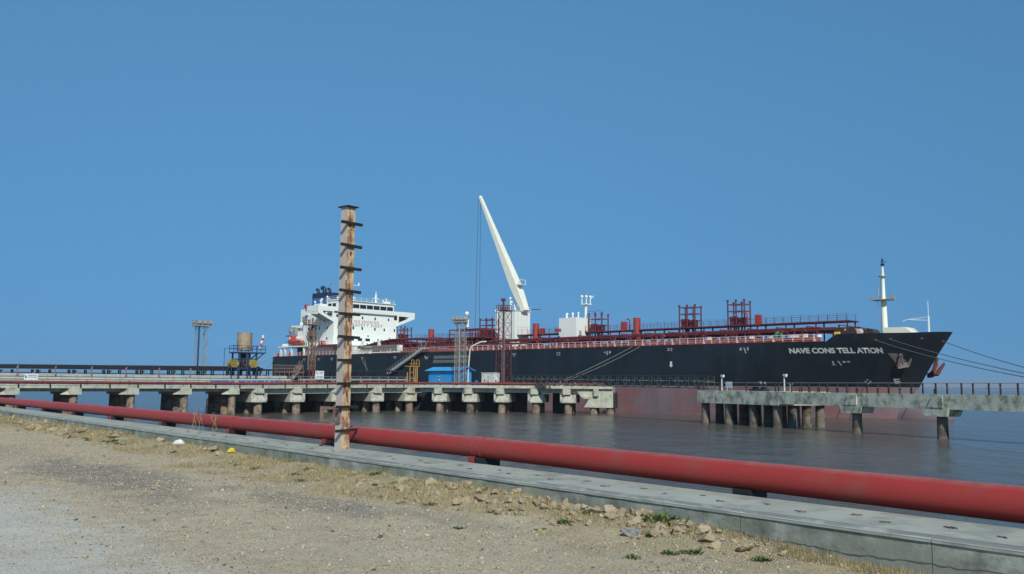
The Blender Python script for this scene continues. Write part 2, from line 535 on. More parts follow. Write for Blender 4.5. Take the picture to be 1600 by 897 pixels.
# ------------------------------------------------------------------ water
def water_material():
    mt = bpy.data.materials.new('muddy_harbour_water')
    mt.use_nodes = True
    n = mt.node_tree
    L = n.links.new
    b = n.nodes['Principled BSDF']
    b.inputs['Base Color'].default_value = (*s(112, 100, 82), 1)
    b.inputs['Roughness'].default_value = 0.16
    b.inputs['IOR'].default_value = 1.33
    b.inputs['Specular IOR Level'].default_value = 0.12
    geo = n.nodes.new('ShaderNodeNewGeometry')
    def noise(scl, det, rg, st=(1, 1, 1)):
        mp = n.nodes.new('ShaderNodeMapping')
        mp.inputs['Scale'].default_value = st
        mp.inputs['Rotation'].default_value = (0, 0, 0.5)
        L(geo.outputs['Position'], mp.inputs['Vector'])
        t = n.nodes.new('ShaderNodeTexNoise')
        t.inputs['Scale'].default_value = scl
        t.inputs['Detail'].default_value = det
        t.inputs['Roughness'].default_value = rg
        L(mp.outputs[0], t.inputs['Vector'])
        return t.outputs['Fac']
    mx = n.nodes.new('ShaderNodeMix')
    mx.data_type = 'RGBA'
    mx.inputs[6].default_value = (*s(100, 92, 78), 1)
    mx.inputs[7].default_value = (*s(74, 80, 82), 1)
    L(noise(0.03, 4, 0.6), mx.inputs[0])
    L(mx.outputs[2], b.inputs['Base Color'])
    b1 = n.nodes.new('ShaderNodeBump')
    b1.inputs['Strength'].default_value = 1.0
    b1.inputs['Distance'].default_value = 0.15
    L(noise(1.5, 5, 0.6, (1, 0.6, 1)), b1.inputs['Height'])
    b2 = n.nodes.new('ShaderNodeBump')
    b2.inputs['Strength'].default_value = 1.0
    b2.inputs['Distance'].default_value = 0.8
    L(noise(0.22, 3, 0.5, (1, 0.55, 1)), b2.inputs['Height'])
    L(b1.outputs[0], b2.inputs['Normal'])
    L(b2.outputs[0], b.inputs['Normal'])
    return mt
MAT['water'] = water_material()
sea = MB().add([(-30000, -2000, 0), (30000, -2000, 0), (30000, 40000, 0), (-30000, 40000, 0)], [(0, 1, 2, 3)]).build('sea', 'water')
tag(sea, kind='structure')
# ------------------------------------------------------------------ quay wall (cast sections)
def wall_material():
    mt = M('quay_wall_concrete', s(142, 146, 134), 0.9, 0.16, 1.6, streak=0.6, scuff=[(s(94, 98, 88), (1.3, 1, 2.2), 0.5, 0.72)], col2=s(176, 182, 172), c2amt=0.42, c2scale=1.1, bump=(0.5, 9.0, 0.02))
    return mt
MAT['wall'] = wall_material()
wall = thing('quay_wall', 'long low weathered concrete wall in front of the big red pipeline', 'wall', rz=WF.ang)
joints = [3.0, -1.2, -5.2, -7.9, -11.6, -15.1, -19.3, -24, -29, -34.5, -40, -46, -53, -61, -70, -82, -100, -130, -180]
for a, b_ in zip(joints[:-1], joints[1:]):
    hi_, lo_ = a - 0.006, b_ + 0.006
    o = MB().box(lo_, hi_, WALL_Y, WALL_BACK, -1.5, WALL_TOP - 0.07).build('wall_section', 'wall', wall)
    n_ = max(2, int((hi_ - lo_) / 0.35))
    capm = MB()
    # cap slab with slightly uneven front arris
    vs_, fs_ = [], []
    for i in range(n_ + 1):
        x = lo_ + (hi_ - lo_) * i / n_
        j = random.uniform(-0.006, 0.006)
        vs_ += [(x, WALL_Y - 0.02 + j, WALL_TOP - 0.068), (x, WALL_Y - 0.02 + j, WALL_TOP - 0.03), (x, WALL_Y + 0.03 + j, WALL_TOP + random.uniform(-.003, .003)),
                (x, WALL_BACK + 0.01, WALL_TOP + 0.012), (x, WALL_BACK + 0.01, WALL_TOP - 0.068)]
    for i in range(n_):
        for k in range(5):
            k2 = (k + 1) % 5
            fs_.append((i * 5 + k, i * 5 + k2, i * 5 + 5 + k2, i * 5 + 5 + k))
    fs_ += [(0, 1, 2, 3, 4), tuple(n_ * 5 + k for k in (4, 3, 2, 1, 0))]
    capm.add(vs_, fs_).build('wall_cap', 'cap', wall)
    ed, ev = MB(), []
    for i in range(n_ + 1):
        q = vs_[i * 5 + 1]
        k_ = random.uniform(.05, .11)
        ev += [(q[0], q[1] - .003, q[2] - .004), (q[0], q[1] + .052, WALL_TOP + .006), (q[0], q[1] + .052 + k_, WALL_TOP + .0075)]
    ed.add(ev, [(3 * i + c_, 3 * i + c_ + 1, 3 * i + c_ + 4, 3 * i + c_ + 3) for i in range(n_) for c_ in (0, 1)]).build('edge_strip', 'edge', wall)  # grey strip along the front top edge, ragged on its inner side
# long crack low on the wall face
pts, x, z = [], -8.3, 3.16
while x < -2.5:
    pts.append((x, z))
    x += random.uniform(0.04, 0.1)
    z += random.uniform(-0.02, 0.019)
    z = max(3.10, min(3.30, z + (3.2 - z) * 0.03))
cm = MB()
vs_ = []
for (x, z) in pts:
    w = random.uniform(0.004, 0.012)
    vs_ += [(x, WALL_Y - 0.003, z - w), (x, WALL_Y - 0.003, z + w)]
cm.add(vs_, [(2 * i, 2 * i + 1, 2 * i + 3, 2 * i + 2) for i in range(len(pts) - 1)])
cm.build('crack', 'gutter', wall)
# rusty stubs and stained pockets along the top
x = -3.2
k = 0
while x > -34:
    st = MB()
    y0 = 11.3 + (0.16 if k % 2 else -0.1) + random.uniform(-.05, .05)
    ang = random.uniform(-0.3, 0.3)
    L_ = random.uniform(0.05, 0.13)
    for q in range(3):
        a = ang + random.uniform(-0.9, 0.9)
        dx, dy = L_ * cos(a) * 0.6, L_ * sin(a) * 0.6
        ox, oy = random.uniform(-.05, .05), random.uniform(-.03, .03)
        st.beam((x + ox - dx, y0 + oy - dy, WALL_TOP + 0.014), (x + ox + dx, y0 + oy + dy, WALL_TOP + 0.016), 0.014, 0.012)
    st.build('rebar_stub', 'bolt', wall)
    x -= random.uniform(0.55, 0.85)
    k += 1

# ------------------------------------------------------------------ big red pipeline on the wall
PIPE_Y, PIPE_R = 12.32, 0.232
def pz(x):
    return float(np.interp(-x, [0, 4.8, 10, 16, 22, 70], [3.72, 3.742, 3.772, 3.805, 3.825, 3.83]))
pipe = thing('red_pipeline', 'thick red steel pipeline running along the back of the concrete wall', 'pipeline', rz=WF.ang)
edges = [6, -2.2, -16.2, -30.0, -44.6, -60.2, -76, -92, -110, -150]
for a, b_ in zip(edges[:-1], edges[1:]):
    n_ = 16
    MB().tube([(a + (b_ - a) * i / n_, PIPE_Y, pz(a + (b_ - a) * i / n_)) for i in range(n_ + 1)], PIPE_R, 40).build('pipe_length', 'pipered', pipe, True)
for xb in edges[1:-1]:
    MB().tube([(xb + q, PIPE_Y, pz(xb + q)) for q in (-0.03, -0.012, 0.012, 0.03)], [PIPE_R, PIPE_R + 0.009, PIPE_R + 0.009, PIPE_R], 40).build('weld_band', 'pipered', pipe, True)
for i in range(19):
    xb = -2.2 - 6.95 * i
    MB().box(xb, xb + 0.32, 12.12, 12.6, WALL_TOP - 0.2, pz(xb) - PIPE_R + 0.03).build('saddle_block', 'black', pipe)
    if i != 1:
        MB().box(xb - 0.2, xb - 0.005, 12.1, 12.6, WALL_TOP - 0.2, pz(xb) - PIPE_R + 0.04).build('pipe_saddle', 'ventred', pipe)
    if i in (0, 2, 4, 6, 8):
        a = [(xb + 0.2, PIPE_Y + (PIPE_R + 0.012) * cos(t), pz(xb) + (PIPE_R + 0.012) * sin(t)) for t in np.linspace(-0.25 * pi, 1.25 * pi, 20)]
        MB().tube(a, 0.010, 6).build('pipe_strap', 'ventred', pipe)

# ------------------------------------------------------------------ rusty pillar with rungs
def pillar_rust():
    mt = bpy.data.materials.new('flaking_rust_face')
    mt.use_nodes = True
    n = mt.node_tree
    L = n.links.new
    b = n.nodes['Principled BSDF']
    b.inputs['Roughness'].default_value = 0.85
    tc = n.nodes.new('ShaderNodeTexCoord')
    def noise(scl, det, rg, zst=1.0):
        mp = n.nodes.new('ShaderNodeMapping')
        mp.inputs['Scale'].default_value = (1, 1, zst)
        L(tc.outputs['Object'], mp.inputs['Vector'])
        t = n.nodes.new('ShaderNodeTexNoise')
        t.inputs['Scale'].default_value = scl
        t.inputs['Detail'].default_value = det
        t.inputs['Roughness'].default_value = rg
        L(mp.outputs[0], t.inputs['Vector'])
        return t.outputs['Fac']
    def cr(fac, stops):
        r = n.nodes.new('ShaderNodeValToRGB')
        e = r.color_ramp.elements
        e[0].position, e[0].color = stops[0][0], (*stops[0][1], 1)
        e[1].position, e[1].color = stops[-1][0], (*stops[-1][1], 1)
        for p, c in stops[1:-1]:
            x = e.new(p)
            x.color = (*c, 1)
        L(fac, r.inputs[0])
        return r.outputs[0]
    c = cr(noise(6.0, 10, 0.78, 0.4), [(0.30, s(60, 40, 34)), (0.40, s(108, 72, 54)), (0.465, s(152, 110, 82)), (0.52, s(196, 166, 130)), (0.60, s(210, 188, 154)), (0.75, s(170, 148, 124))])
    L(c, b.inputs['Base Color'])
    bp = n.nodes.new('ShaderNodeBump')
    bp.inputs['Strength'].default_value = 0.7
    bp.inputs['Distance'].default_value = 0.02
    L(noise(9, 8, 0.7, 0.6), bp.inputs['Height'])
    L(bp.outputs[0], b.inputs['Normal'])
    return mt
MAT['rustface'] = pillar_rust()
PX = -21.35
plc = WF(PX, 11.70, WALL_TOP + 0.005)
pil = thing('steel_pillar', 'tall rusty steel pillar with dark rungs standing on the wall', 'pillar', plc, WF.ang + radians(12))
W2, PH = 0.132, 6.46
# grey box column and a flaking rust-covered plate on the face towards the bow (local +x)
MB().box(-W2, W2, -W2, W2, 0, PH).build('column', 'pillargrey', pil)
fp = MB()
n_ = 60
vs_, fs_ = [], []
for i in range(n_ + 1):
    z = 0.01 + (PH - 0.02) * i / n_
    e1, e2 = random.uniform(-0.008, 0.006), random.uniform(-0.008, 0.006)
    vs_ += [(W2 + 0.002, -W2 - 0.004 + e1, z), (W2 + 0.012, -W2 + e1, z), (W2 + 0.012 + random.uniform(-.004, .004), 0, z), (W2 + 0.012, W2 + e2, z), (W2 + 0.002, W2 + 0.004 + e2, z)]
for i in range(n_):
    for k in range(4):
        fs_.append((i * 5 + k, i * 5 + k + 1, i * 5 + 6 + k, i * 5 + 5 + k))
fp.add(vs_, fs_).build('rusty_plate', 'rustface', pil)
MB().box(-0.19, 0.22, -0.19, 0.19, PH, PH + 0.03).build('top_plate', 'rungm', pil)
for k in range(10):
    z = 0.50 + 0.613 * k
    t = random.uniform(-0.012, 0.012)
    # flat bar across the rusty face, sticking out past both edges
    rb = MB()
    rb.prism([(W2 + 0.014, -0.36, z - 0.036 + t), (W2 + 0.014, 0.35, z - 0.036 - t), (W2 + 0.014, 0.35, z + 0.036 - t), (W2 + 0.014, -0.36, z + 0.036 + t)], (0.07, 0, 0))
    rb.build('rung', 'rungm', pil)
for z in (1.45, 3.42, 4.05, 2.8, 5.2):
    MB().box(W2 + 0.008, W2 + 0.02, -0.02, 0.03, z - 0.055, z + 0.045).build('slot', 'dark', pil)
# small welded bracket frame low on the grey side
bk = MB()
for z in (0.70, 1.04):
    bk.box(-0.68, 0.10, -0.20, -0.152, z, z + 0.075)
bk.box(-0.68, -0.58, -0.20, -0.152, 0.775, 1.04)
bk.box(0.0, 0.10, -0.20, -0.152, 0.775, 1.04)
bk.box(-0.16, -0.06, -0.19, -0.152, 0.86, 1.04)
bk.build('bracket_frame', 'rusty', pil)

# ------------------------------------------------------------------ tanker
ship = thing('tanker_ship', 'black and red oil tanker moored alongside with white bridge aft', 'ship', (-70.6, 263, 0), SF.ang)
CL, HB = 16.1, 16.1

def ue(z):
    if z >= 5:
        t = z - 5
        return 177.1 + 0.55 * t + 0.018 * t * t * (0.35 if t < 4 else 0.35)
    return 177.1
def hb(u, z):
    Ln = 31 + max(0.0, 13 - z) * 1.1
    q_ = max(0.0, min(1.0, (ue(z) - u) / Ln))
    t = max(0.0, min(1.0, z / 13.5))
    p, q = 1.9 + 0.6 * t, 0.92 - 0.22 * t
    f = (1 - (1 - q_) ** p) ** q
    g_ = 1.0
    if u < 26:
        g_ = 1 - (0.05 + max(0, 7 - z) * 0.06) * ((26 - u) / 26) ** 2
    return HB * f * g_
def sv(u, z):
    return CL - hb(u, z)
def ztop(u):
    return float(np.interp(u, [167.2, 168.8, 178, 183.5], [12.8, 14.02, 14.2, 14.55]))

us = list(np.linspace(0, 140, 36)) + list(np.linspace(142, 170, 29)[0:])
def station(z, i, n=24):
    return None
BOW0 = 140.0
def ring(z, zf=None):
    """starboard outline at level z from stern to stem"""
    pts = []
    for u in np.linspace(0, BOW0, 36):
        zz = zf(u) if zf else z
        pts.append((u, sv(u, zz), zz))
    for k in range(1, 65):
        tt = 1 - (1 - k / 64) ** 1.5
        z0 = z
        if zf:
            z0 = 14.5
        u = BOW0 + (ue(z0) - BOW0) * tt
        zz = zf(u) if zf else z
        if zf:
            u = BOW0 + (ue(zz) - BOW0) * tt
            zz = zf(u)
        pts.append((u, sv(u, zz) if k < 64 else CL, zz))
    return pts
def loft(levels, name, mat):
    mb = MB()
    rows = []
    for z in levels:
        st = ring(14.5, ztop) if z == 'top' else ring(z)
        rows.append(st + [(u, 2 * CL - v, zz) for (u, v, zz) in st[-2::-1]])
    n = len(rows[0])
    vs_ = [p for r in rows for p in r]
    fs_ = []
    for j in range(len(rows) - 1):
        for i in range(n):
            i2 = (i + 1) % n
            fs_.append((j * n + i, j * n + i2, (j + 1) * n + i2, (j + 1) * n + i))
    mb.add(vs_, fs_)
    return mb
BOOT = 5.25
hull = loft([BOOT, 5.7, 6.2, 6.7, 7.3, 8.0, 8.6, 9.0, 9.5, 10, 10.5, 10.9, 11.3, 11.7, 12.2, 12.7, 'top'], 'hull', 'hull').build('hull', 'hull', ship, True)
loft([-2, -0.5, 1, 2.5, 4, BOOT], 'boot', 'boot').build('boot_topping', 'boot', ship, True)
MB().ball((176.2, CL, 0.3), (6.4, 2.5, 3.3), 24, 14).build('bulbous_bow', 'boot', ship, 2)
# deck plating
dk = ring(12.74)
mb = MB()
n_ = len(dk)
mb.add(dk + [(u, 2 * CL - v, z) for u, v, z in dk], [(i, i + 1, n_ + i + 1, n_ + i) for i in range(n_ - 1)])
mb.build('main_deck', 'deckred', ship)
# sheer strake edge (thin pale line) and welded fender line
mb = MB()
mb.tube([(u, sv(u, 12.8) - 0.02, 12.84) for u in np.linspace(0.3, 167, 90)], 0.06, 5)
mb.build('deck_edge_bar', 'deckred', ship)

# lettering on the hull side ------------------------------------------------
def hull_text(txt, u0, u1, z0, h, mat='letter', name='ship_name', bold=0.03, par=hull, sp=1.0):
    me, co = text_mesh(txt, bold=bold, spacing=sp)
    bm = bmesh.new()
    bm.from_mesh(me)
    for ax_, st_ in ((0, .25), (1, .2)):
        for q in np.arange(co[:, ax_].min() + st_, co[:, ax_].max(), st_):
            no = Vector((1, 0, 0)) if ax_ == 0 else Vector((0, 1, 0))
            bmesh.ops.bisect_plane(bm, geom=bm.verts[:] + bm.edges[:] + bm.faces[:], plane_co=no * float(q), plane_no=no)
    bm.to_mesh(me)
    bm.free()
    co = np.zeros(len(me.vertices) * 3)
    me.vertices.foreach_get('co', co)
    co = co.reshape(-1, 3)
    x0, x1 = co[:, 0].min(), co[:, 0].max()
    y0, y1 = co[:, 1].min(), co[:, 1].max()
    # arc length table so that letters keep their width round the bow
    tb = np.linspace(u0, u1, 60)
    zc = z0 + h / 2
    vv = np.array([sv(u, zc) for u in tb])
    arc = np.concatenate([[0], np.cumsum(np.hypot(np.diff(tb), np.diff(vv)))])
    a = (co[:, 0] - x0) / (x1 - x0) * arc[-1]
    uu = np.interp(a, arc, tb)
    zz = z0 + (co[:, 1] - y0) / (y1 - y0) * h
    out = [(u - 0.02, sv(u, z) - 0.07, z) for u, z in zip(uu, zz)]
    set_co(me, out)
    me.materials.append(MAT[mat])
    return link(name, me, par)
hull_text('NAVE CONS TELL ATION', 161.2, 174.5, 10.86, 0.92, bold=0.045)
def hull_marks(polys, name='hull_mark', mat='mark'):
    mb = MB()
    for poly in polys:
        vs_ = [(u, sv(u, z) - 0.06, z) for u, z in poly]
        mb.add(vs_, [tuple(range(len(vs_)))])
    return mb.build(name, mat, hull)
def rect(u0, u1, z0, z1):
    return [(u0, z0), (u1, z0), (u1, z1), (u0, z1)]
hull_text('212', 137.5, 138.6, 11.75, 0.55, name='draft_number', bold=0.0)
hull_marks([[(138.02, 9.75), (138.5, 9.75), (138.5, 9.1), (138.68, 9.05), (138.26, 8.65), (137.84, 9.05), (138.02, 9.1)]], 'arrow_mark', 'letter')
for u in (17, 24, 30.2, 43.5, 56.8, 97.5):          # small tug and frame marks, too worn to read
    hull_marks([rect(u, u + .2, 11.65, 12.05), rect(u + .35, u + .6, 11.5, 12.05), rect(u + .8, u + 1.05, 11.7, 12.05), rect(u + .2, u + .9, 11.36, 11.43)])
hull_marks([rect(110.2, 111.1, 11.9, 12.0), rect(110.2, 110.38, 11.5, 11.9), rect(110.9, 111.1, 11.5, 11.9), rect(110.15, 111.2, 11.35, 11.42)])
hull_marks([rect(123.2, 123.5, 11.2, 12.0), [(122.5, 11.75), (122.9, 11.5), (122.9, 12.0)], rect(123.8, 124.25, 11.5, 12.0)])
hull_marks([rect(152.5, 152.9, 11.5, 12.0), [(153.2, 12.0), (153.5, 12.0), (153.75, 11.0), (153.55, 11.0)], rect(153.9, 154.2, 11.5, 12.1)])
hull_marks([[(68.3, 11.9), (68.7, 12.1), (69.2, 11.5), (69.9, 11.9), (69.5, 11.2), (68.9, 11.1)]])
hull_marks([rect(167.2, 167.45, 9.0, 9.6), rect(167.0, 167.7, 8.9, 8.98), [(167.9, 9.6), (168.2, 9.6), (168.45, 8.9), (168.3, 8.8)], rect(168.7, 169.1, 9.3, 9.6), rect(169.3, 169.7, 9.35, 9.6)])
# bow thruster and bulb symbols
ub, zb = 171.2, 6.2
hull_marks([[(ub + .42 * cos(a0 + d), zb + .42 * sin(a0 + d)) for d in (-.45, -.15, .15, .45)] + [(ub + .12 * cos(a0), zb + .12 * sin(a0))] for a0 in (0, pi / 2, pi, -pi / 2)], 'thruster_symbol')
ub = 174.55
hull_marks([rect(ub, ub + .22, 5.85, 6.7), rect(ub + .22, ub + .75, 6.5, 6.7), [(ub + .22, 5.85), (ub + .6, 5.85), (ub + .85, 6.07), (ub + .6, 6.33), (ub + .22, 6.33)]], 'bulb_symbol')
# two rows of pale oval characters amidships
mb = MB()
for row, z in enumerate((11.55, 10.55)):
    for k in range(15):
        u = 72.2 + k * 0.82 - row * 0.3
        o, i_ = [], []
        for q in range(10):
            a = 2 * pi * q / 10
            o.append((u + .36 * cos(a), z + .36 * sin(a)))
            i_.append((u + .20 * cos(a), z + .20 * sin(a)))
        vs_ = [(x, sv(x, z2) - .035, z2) for x, z2 in o + i_]
        mb.add(vs_, [(q, (q + 1) % 10, 10 + (q + 1) % 10, 10 + q) for q in range(10)])
mb.build('oval_characters', 'shipgrey', hull)

# railing along the starboard deck edge
rl = MB()
for z in (13.2, 13.55, 13.95):
    rl.tube([(u, sv(u, 12.8) + 0.15, z) for u in np.linspace(47, 166.6, 70)], 0.032 if z < 13.9 else 0.055, 5)
rail = rl.build('deck_railing', 'railp', ship)
post = MB().beam((0, 0, 12.8), (0, 0, 13.97), 0.13, 0.10).beam((0, 0.02, 13.5), (0.0, 0.5, 12.8), 0.05).mesh('rail_post', 'railp')
thick = MB().beam((0, 0, 12.8), (0, 0, 13.97), 0.2, 0.12).prism([(0, -.04, 12.8), (.45, -.04, 12.8), (0, -.04, 13.6)], (0, .08, 0)).mesh('rail_post', 'railp')
u, k = 83.0, 0
while u < 166.5:
    o = link('rail_post', thick if k % 4 == 1 else post, rail)
    o.location = (u, sv(u, 12.8) + 0.15, 0)
    u += 1.68
    k += 1
# low red coaming just inside the rail
mb = MB()
uu = np.linspace(60, 166, 60)
vs_ = [(u, sv(u, 12.8) + 1.0, z) for u in uu for z in (12.75, 13.62)] + [(u, sv(u, 12.8) + 1.25, z) for u in uu for z in (12.75, 13.62)]
n_ = len(uu)
fs_ = [(2 * i, 2 * i + 2, 2 * i + 3, 2 * i + 1) for i in range(n_ - 1)] + [(2 * i + 1, 2 * i + 3, 2 * n_ + 2 * i + 3, 2 * n_ + 2 * i + 1) for i in range(n_ - 1)]
mb.add(vs_, fs_).build('deck_coaming', 'coaming', ship)
# far side railing
rl = MB()
for z in (13.3, 13.95):
    rl.tube([(u, 2 * CL - sv(u, 12.8) - 0.15, z) for u in np.linspace(47, 166.6, 60)], 0.04, 5)
for u in np.arange(48, 166, 2.2):
    rl.beam((u, 2 * CL - sv(u, 12.8) - 0.15, 12.8), (u, 2 * CL - sv(u, 12.8) - 0.15, 13.95), 0.08)
rl.build('port_railing', 'maroon', ship)

# cargo deck: pipe rack, catwalk, fittings
rack = MB()
sup = MB()
for v in (10.6, 21.6):
    sup.beam((0, v, 12.74), (0, v, 16.0), 0.28)
sup.beam((0, 10.4, 15.25), (0, 21.8, 15.25), 0.2, 0.25).beam((0, 10.4, 16.05), (0, 21.8, 16.05), 0.14, 0.14)
for v in (14.2, 17.6):
    sup.beam((0, v, 12.74), (0, v, 17.0), 0.22)
sup_me = sup.mesh('rack_support', 'maroon')
walk = MB()
walk.box(47, 166.5, 14.1, 17.8, 17.0, 17.1)
walk.box(47, 166.5, 14.0, 14.12, 16.9, 17.12).box(47, 166.5, 17.75, 17.9, 16.9, 17.12)
catw = walk.build('catwalk', 'maroon', ship)
for u in np.arange(49, 167, 5.85):
    o = link('rack_support', sup_me, catw)
    o.location.x = u
cr = MB()
for v in (14.06, 17.84):
    for z in (17.55, 18.0, 18.35):
        cr.tube([(47, v, z), (166.4, v, z)], 0.022, 4)
    for u in np.arange(47, 166.5, 1.75):
        cr.beam((u, v, 17.1), (u, v, 18.36), 0.055)
cr.build('catwalk_railing', 'maroon', catw)
for k, (v, z, r) in enumerate([(9.9, 15.62, .22), (10.9, 15.56, .18), (11.7, 15.6, .22), (12.6, 15.56, .18), (13.4, 15.6, .22), (18.4, 15.6, .22), (19.3, 15.5, .2), (20.4, 15.6, .22), (21.3, 15.5, .18)]):
    a, b_ = 48 + 3 * (k % 3), 163 + (k % 4)
    if k in (1, 4):
        a = 60
    MB().tube([(a, v, z), (b_, v, z)], r, 8).build('cargo_pipe', 'maroon', ship, True)
MB().beam((47, 9.5, 15.3), (166, 9.5, 15.3), 0.18, 0.3).build('rack_girder', 'maroon', ship)
for v, z, r, a, b_ in [(5.0, 13.3, .22, 50, 164), (6.2, 13.35, .28, 52, 160), (7.4, 13.5, .2, 56, 150), (8.4, 13.3, .3, 60, 156), (3.6, 13.15, .16, 60, 120), (4.4, 14.25, .16, 63, 86), (6.8, 14.6, .2, 60, 96)]:
    MB().tube([(a, v, z), (b_, v, z)], r, 8).build('deck_pipe', 'deckred' if v < 6.3 else 'maroon', ship, True)
# stepped pipe bank in front of the accommodation
for k in range(6):
    v = 4.6 + k * 1.25
    MB().tube([(32.5 + k * .4, v, 14.4), (38, v, 15.1 + .1 * k), (44 + .5 * k, v, 16.0 + .12 * k), (50, v, 16.6 + .1 * k), (62, v, 16.4 + .1 * k), (67, v, 15.9)], 0.2, 8).build('deck_pipe', 'maroon', ship, True)
for k in range(5):
    MB().box(33.5 + 3.4 * k, 36.2 + 3.4 * k, 6, 14, 12.74, 14.2 + .55 * k).build('deck_step', 'maroon', ship)
    MB().cyl(36 + 3.1 * k, 5.2, 12.74, 15.6 + .4 * k, .13, 6).cyl(36 + 3.1 * k, 11.8, 12.74, 15.8 + .4 * k, .13, 6).build('pipe_stand', 'maroon', ship)
for u, v in ((37.5, 4.4), (40.2, 7.5), (46.4, 9.8), (44.8, 4.2)):
    MB().box(u, u + .7, v, v + .6, 15.2, 16.6).build('white_locker', 'white', ship)
# manifold amidships
for k in range(9):
    u = 71.5 + k * 1.15
    MB().tube([(u, 2.6, 14.3), (u, 9, 14.3), (u, 10, 15.4)], 0.24, 8).tube([(u, 2.3, 14.3), (u, 2.6, 14.3)], 0.38, 10).build('manifold_pipe', 'maroon', ship, True)
    MB().tube([(u, 5.2, 14.3), (u, 5.2, 15.3)], 0.1, 6).tube([(u - .3, 5.2, 15.3), (u + .3, 5.2, 15.3)], 0.06, 6).box(u - .28, u + .28, 4.9, 5.5, 14.0, 14.7).build('valve', 'deckred' if k % 2 else 'maroon', ship)
MB().box(69.5, 82.5, 1.8, 4.0, 12.78, 13.5).build('drip_tray', 'deckred', ship)
mb = MB()
for u in np.arange(69, 81.1, 2.0):
    for v in (7.5, 12.5):
        mb.beam((u, v, 12.8), (u, v, 18.6), 0.2)
    mb.beam((u, 7.5, 18.5), (u, 12.5, 18.5), 0.2).beam((u, 7.5, 16.2), (u, 12.5, 16.2), 0.18)
for v in (7.5, 12.5):
    for z in (16.2, 17.4, 18.5):
        mb.beam((69, v, z), (81, v, z), 0.18)
mb.build('manifold_platform', 'maroon', ship)
MB().box(68.6, 81.4, 7.2, 12.8, 16.26, 16.5).build('manifold_floor', 'maroon', ship)
for k in range(6):
    MB().cyl(73.6 + k * 1.25, 21 + (k % 2) * .5, 17.2, 18.9, 0.52, 10).build('blue_drum', 'navy' if k % 3 else 'blue', ship, True)
MB().cyl(76.2, 21, 17.2, 19.2, 0.3, 8).build('white_drum', 'white', ship, True)
# fittings scattered along the deck
rf = random.Random(5)
fit = [MB().cyl(0, 0, 12.74, 14.0, .38, 10).cyl(0, 0, 14.0, 14.15, .5, 10).mesh('tank_hatch', 'deckred', True),
       MB().box(-.5, .5, -.4, .4, 12.74, 13.9).mesh('deck_locker', 'deckred'),
       MB().tube([(0, 0, 12.74), (0, 0, 14.6), (.4, 0, 15.0), (.8, 0, 14.6)], .16, 8).mesh('gooseneck_vent', 'maroon', True),
       MB().box(-.35, .35, -.3, .3, 12.74, 14.2).mesh('white_locker', 'white'),
       MB().cyl(0, 0, 12.74, 15.2, .18, 8).box(-.45, .45, -.3, .3, 15.0, 15.4).mesh('valve_stand', 'maroon'),
       MB().tube([(-.4, 0, 12.74), (-.4, 0, 13.6)], .22, 8).tube([(.4, 0, 12.74), (.4, 0, 13.6)], .22, 8).mesh('bollard_pair', 'maroon', True)]
names = ['tank_hatch', 'deck_locker', 'gooseneck_vent', 'white_locker', 'valve_stand', 'bollard_pair']
for k in range(165):
    i = rf.choice([0, 0, 1, 2, 2, 3, 4, 4, 4, 5])
    u = rf.uniform(48, 163)
    v = rf.uniform(2.2, 9.3) if k % 3 else rf.uniform(22, 30)
    if 79 < u < 93 and v > 8:
        continue
    o = link(names[i], fit[i], ship)
    o.location = (u, v, 0)
    o.rotation_euler.z = rf.choice([0, pi / 2, .4])
# lifted covers: green tarpaulin lump, pale drums by the forecastle
MB().ball((157.8, 4.2, 13.7), (.9, .9, 1.25), 10, 7).build('green_cover', 'green', ship, 2)
MB().tube([(160.2, 4.3, 13.5), (162.0, 4.3, 13.5)], .75, 14).build('pale_drum', 'railp', ship, True)
MB().box(162.3, 162.9, 4.4, 5.0, 12.8, 14.3).build('white_locker', 'white', ship)
MB().ball((164.2, 6.5, 13.9), (.5, .5, .4), 10, 6).build('white_cover', 'white', ship, 2)

# kingpost vent frames
def vent_frame(u0, ztop_, w=3.3, nv=2, hoops=False):
    root = MB()
    cols = []
    for i in range(3):
        for v in (14.9, 17.2):
            cols.append((u0 + w * i / 2, v))
    fr = MB()
    for z in np.arange(17.2, ztop_, 1.35):
        for v in (14.9, 17.2):
            fr.beam((u0, v, z), (u0 + w, v, z), 0.13)
        for i in range(3):
            fr.beam((u0 + w * i / 2, 14.9, z), (u0 + w * i / 2, 17.2, z), 0.12)
    f = fr.build('vent_frame', 'maroon', ship)
    for (u, v) in cols:
        zz = ztop_ - (0.25 if (u, v)[1] > 16 else 0)
        MB().cyl(u, v, 12.8, zz, 0.15, 8).cyl(u, v, zz, zz + 0.28, 0.26, 8).build('vent_riser', 'maroon', f, True)
    q = MB()
    for i in range(5):
        q.cyl(u0 + w * (i + .5) / 5, 15.6, 12.8, 18.0 + .3 * (i % 3), .11, 6)
    q.box(u0 + .2, u0 + w * .42, 15.2, 16.2, 17.1, 18.9).box(u0 + w * .55, u0 + w - .2, 15.4, 16.4, 17.1, 18.6)
    q.build('valve_bank', 'maroon', f)
    if hoops:
        h = MB()
        for a in (u0 - .3, u0 + w * .55):
            h.tube([(a, 14.7, ztop_ - .6), (a, 14.7, ztop_ + .7), (a + 1.9, 14.7, ztop_ + .7), (a + 1.9, 14.7, ztop_ - .3)], .05, 5)
        h.build('pipe_hoop', 'maroon', f)
    return f
vent_frame(39.6, 20.6, 3.4)
vent_frame(72.2, 21.4, 4.2)
vent_frame(106.9, 21.0, 3.6, hoops=True)
vent_frame(130.6, 21.5, 3.7)
vent_frame(141.8, 21.9, 3.6)
for u in (54.4, 91.4, 120.3):
    MB().cyl(u, 14.4, 12.8, 19.6, .78, 20).build('red_vent_drum', 'ventred', ship, True)
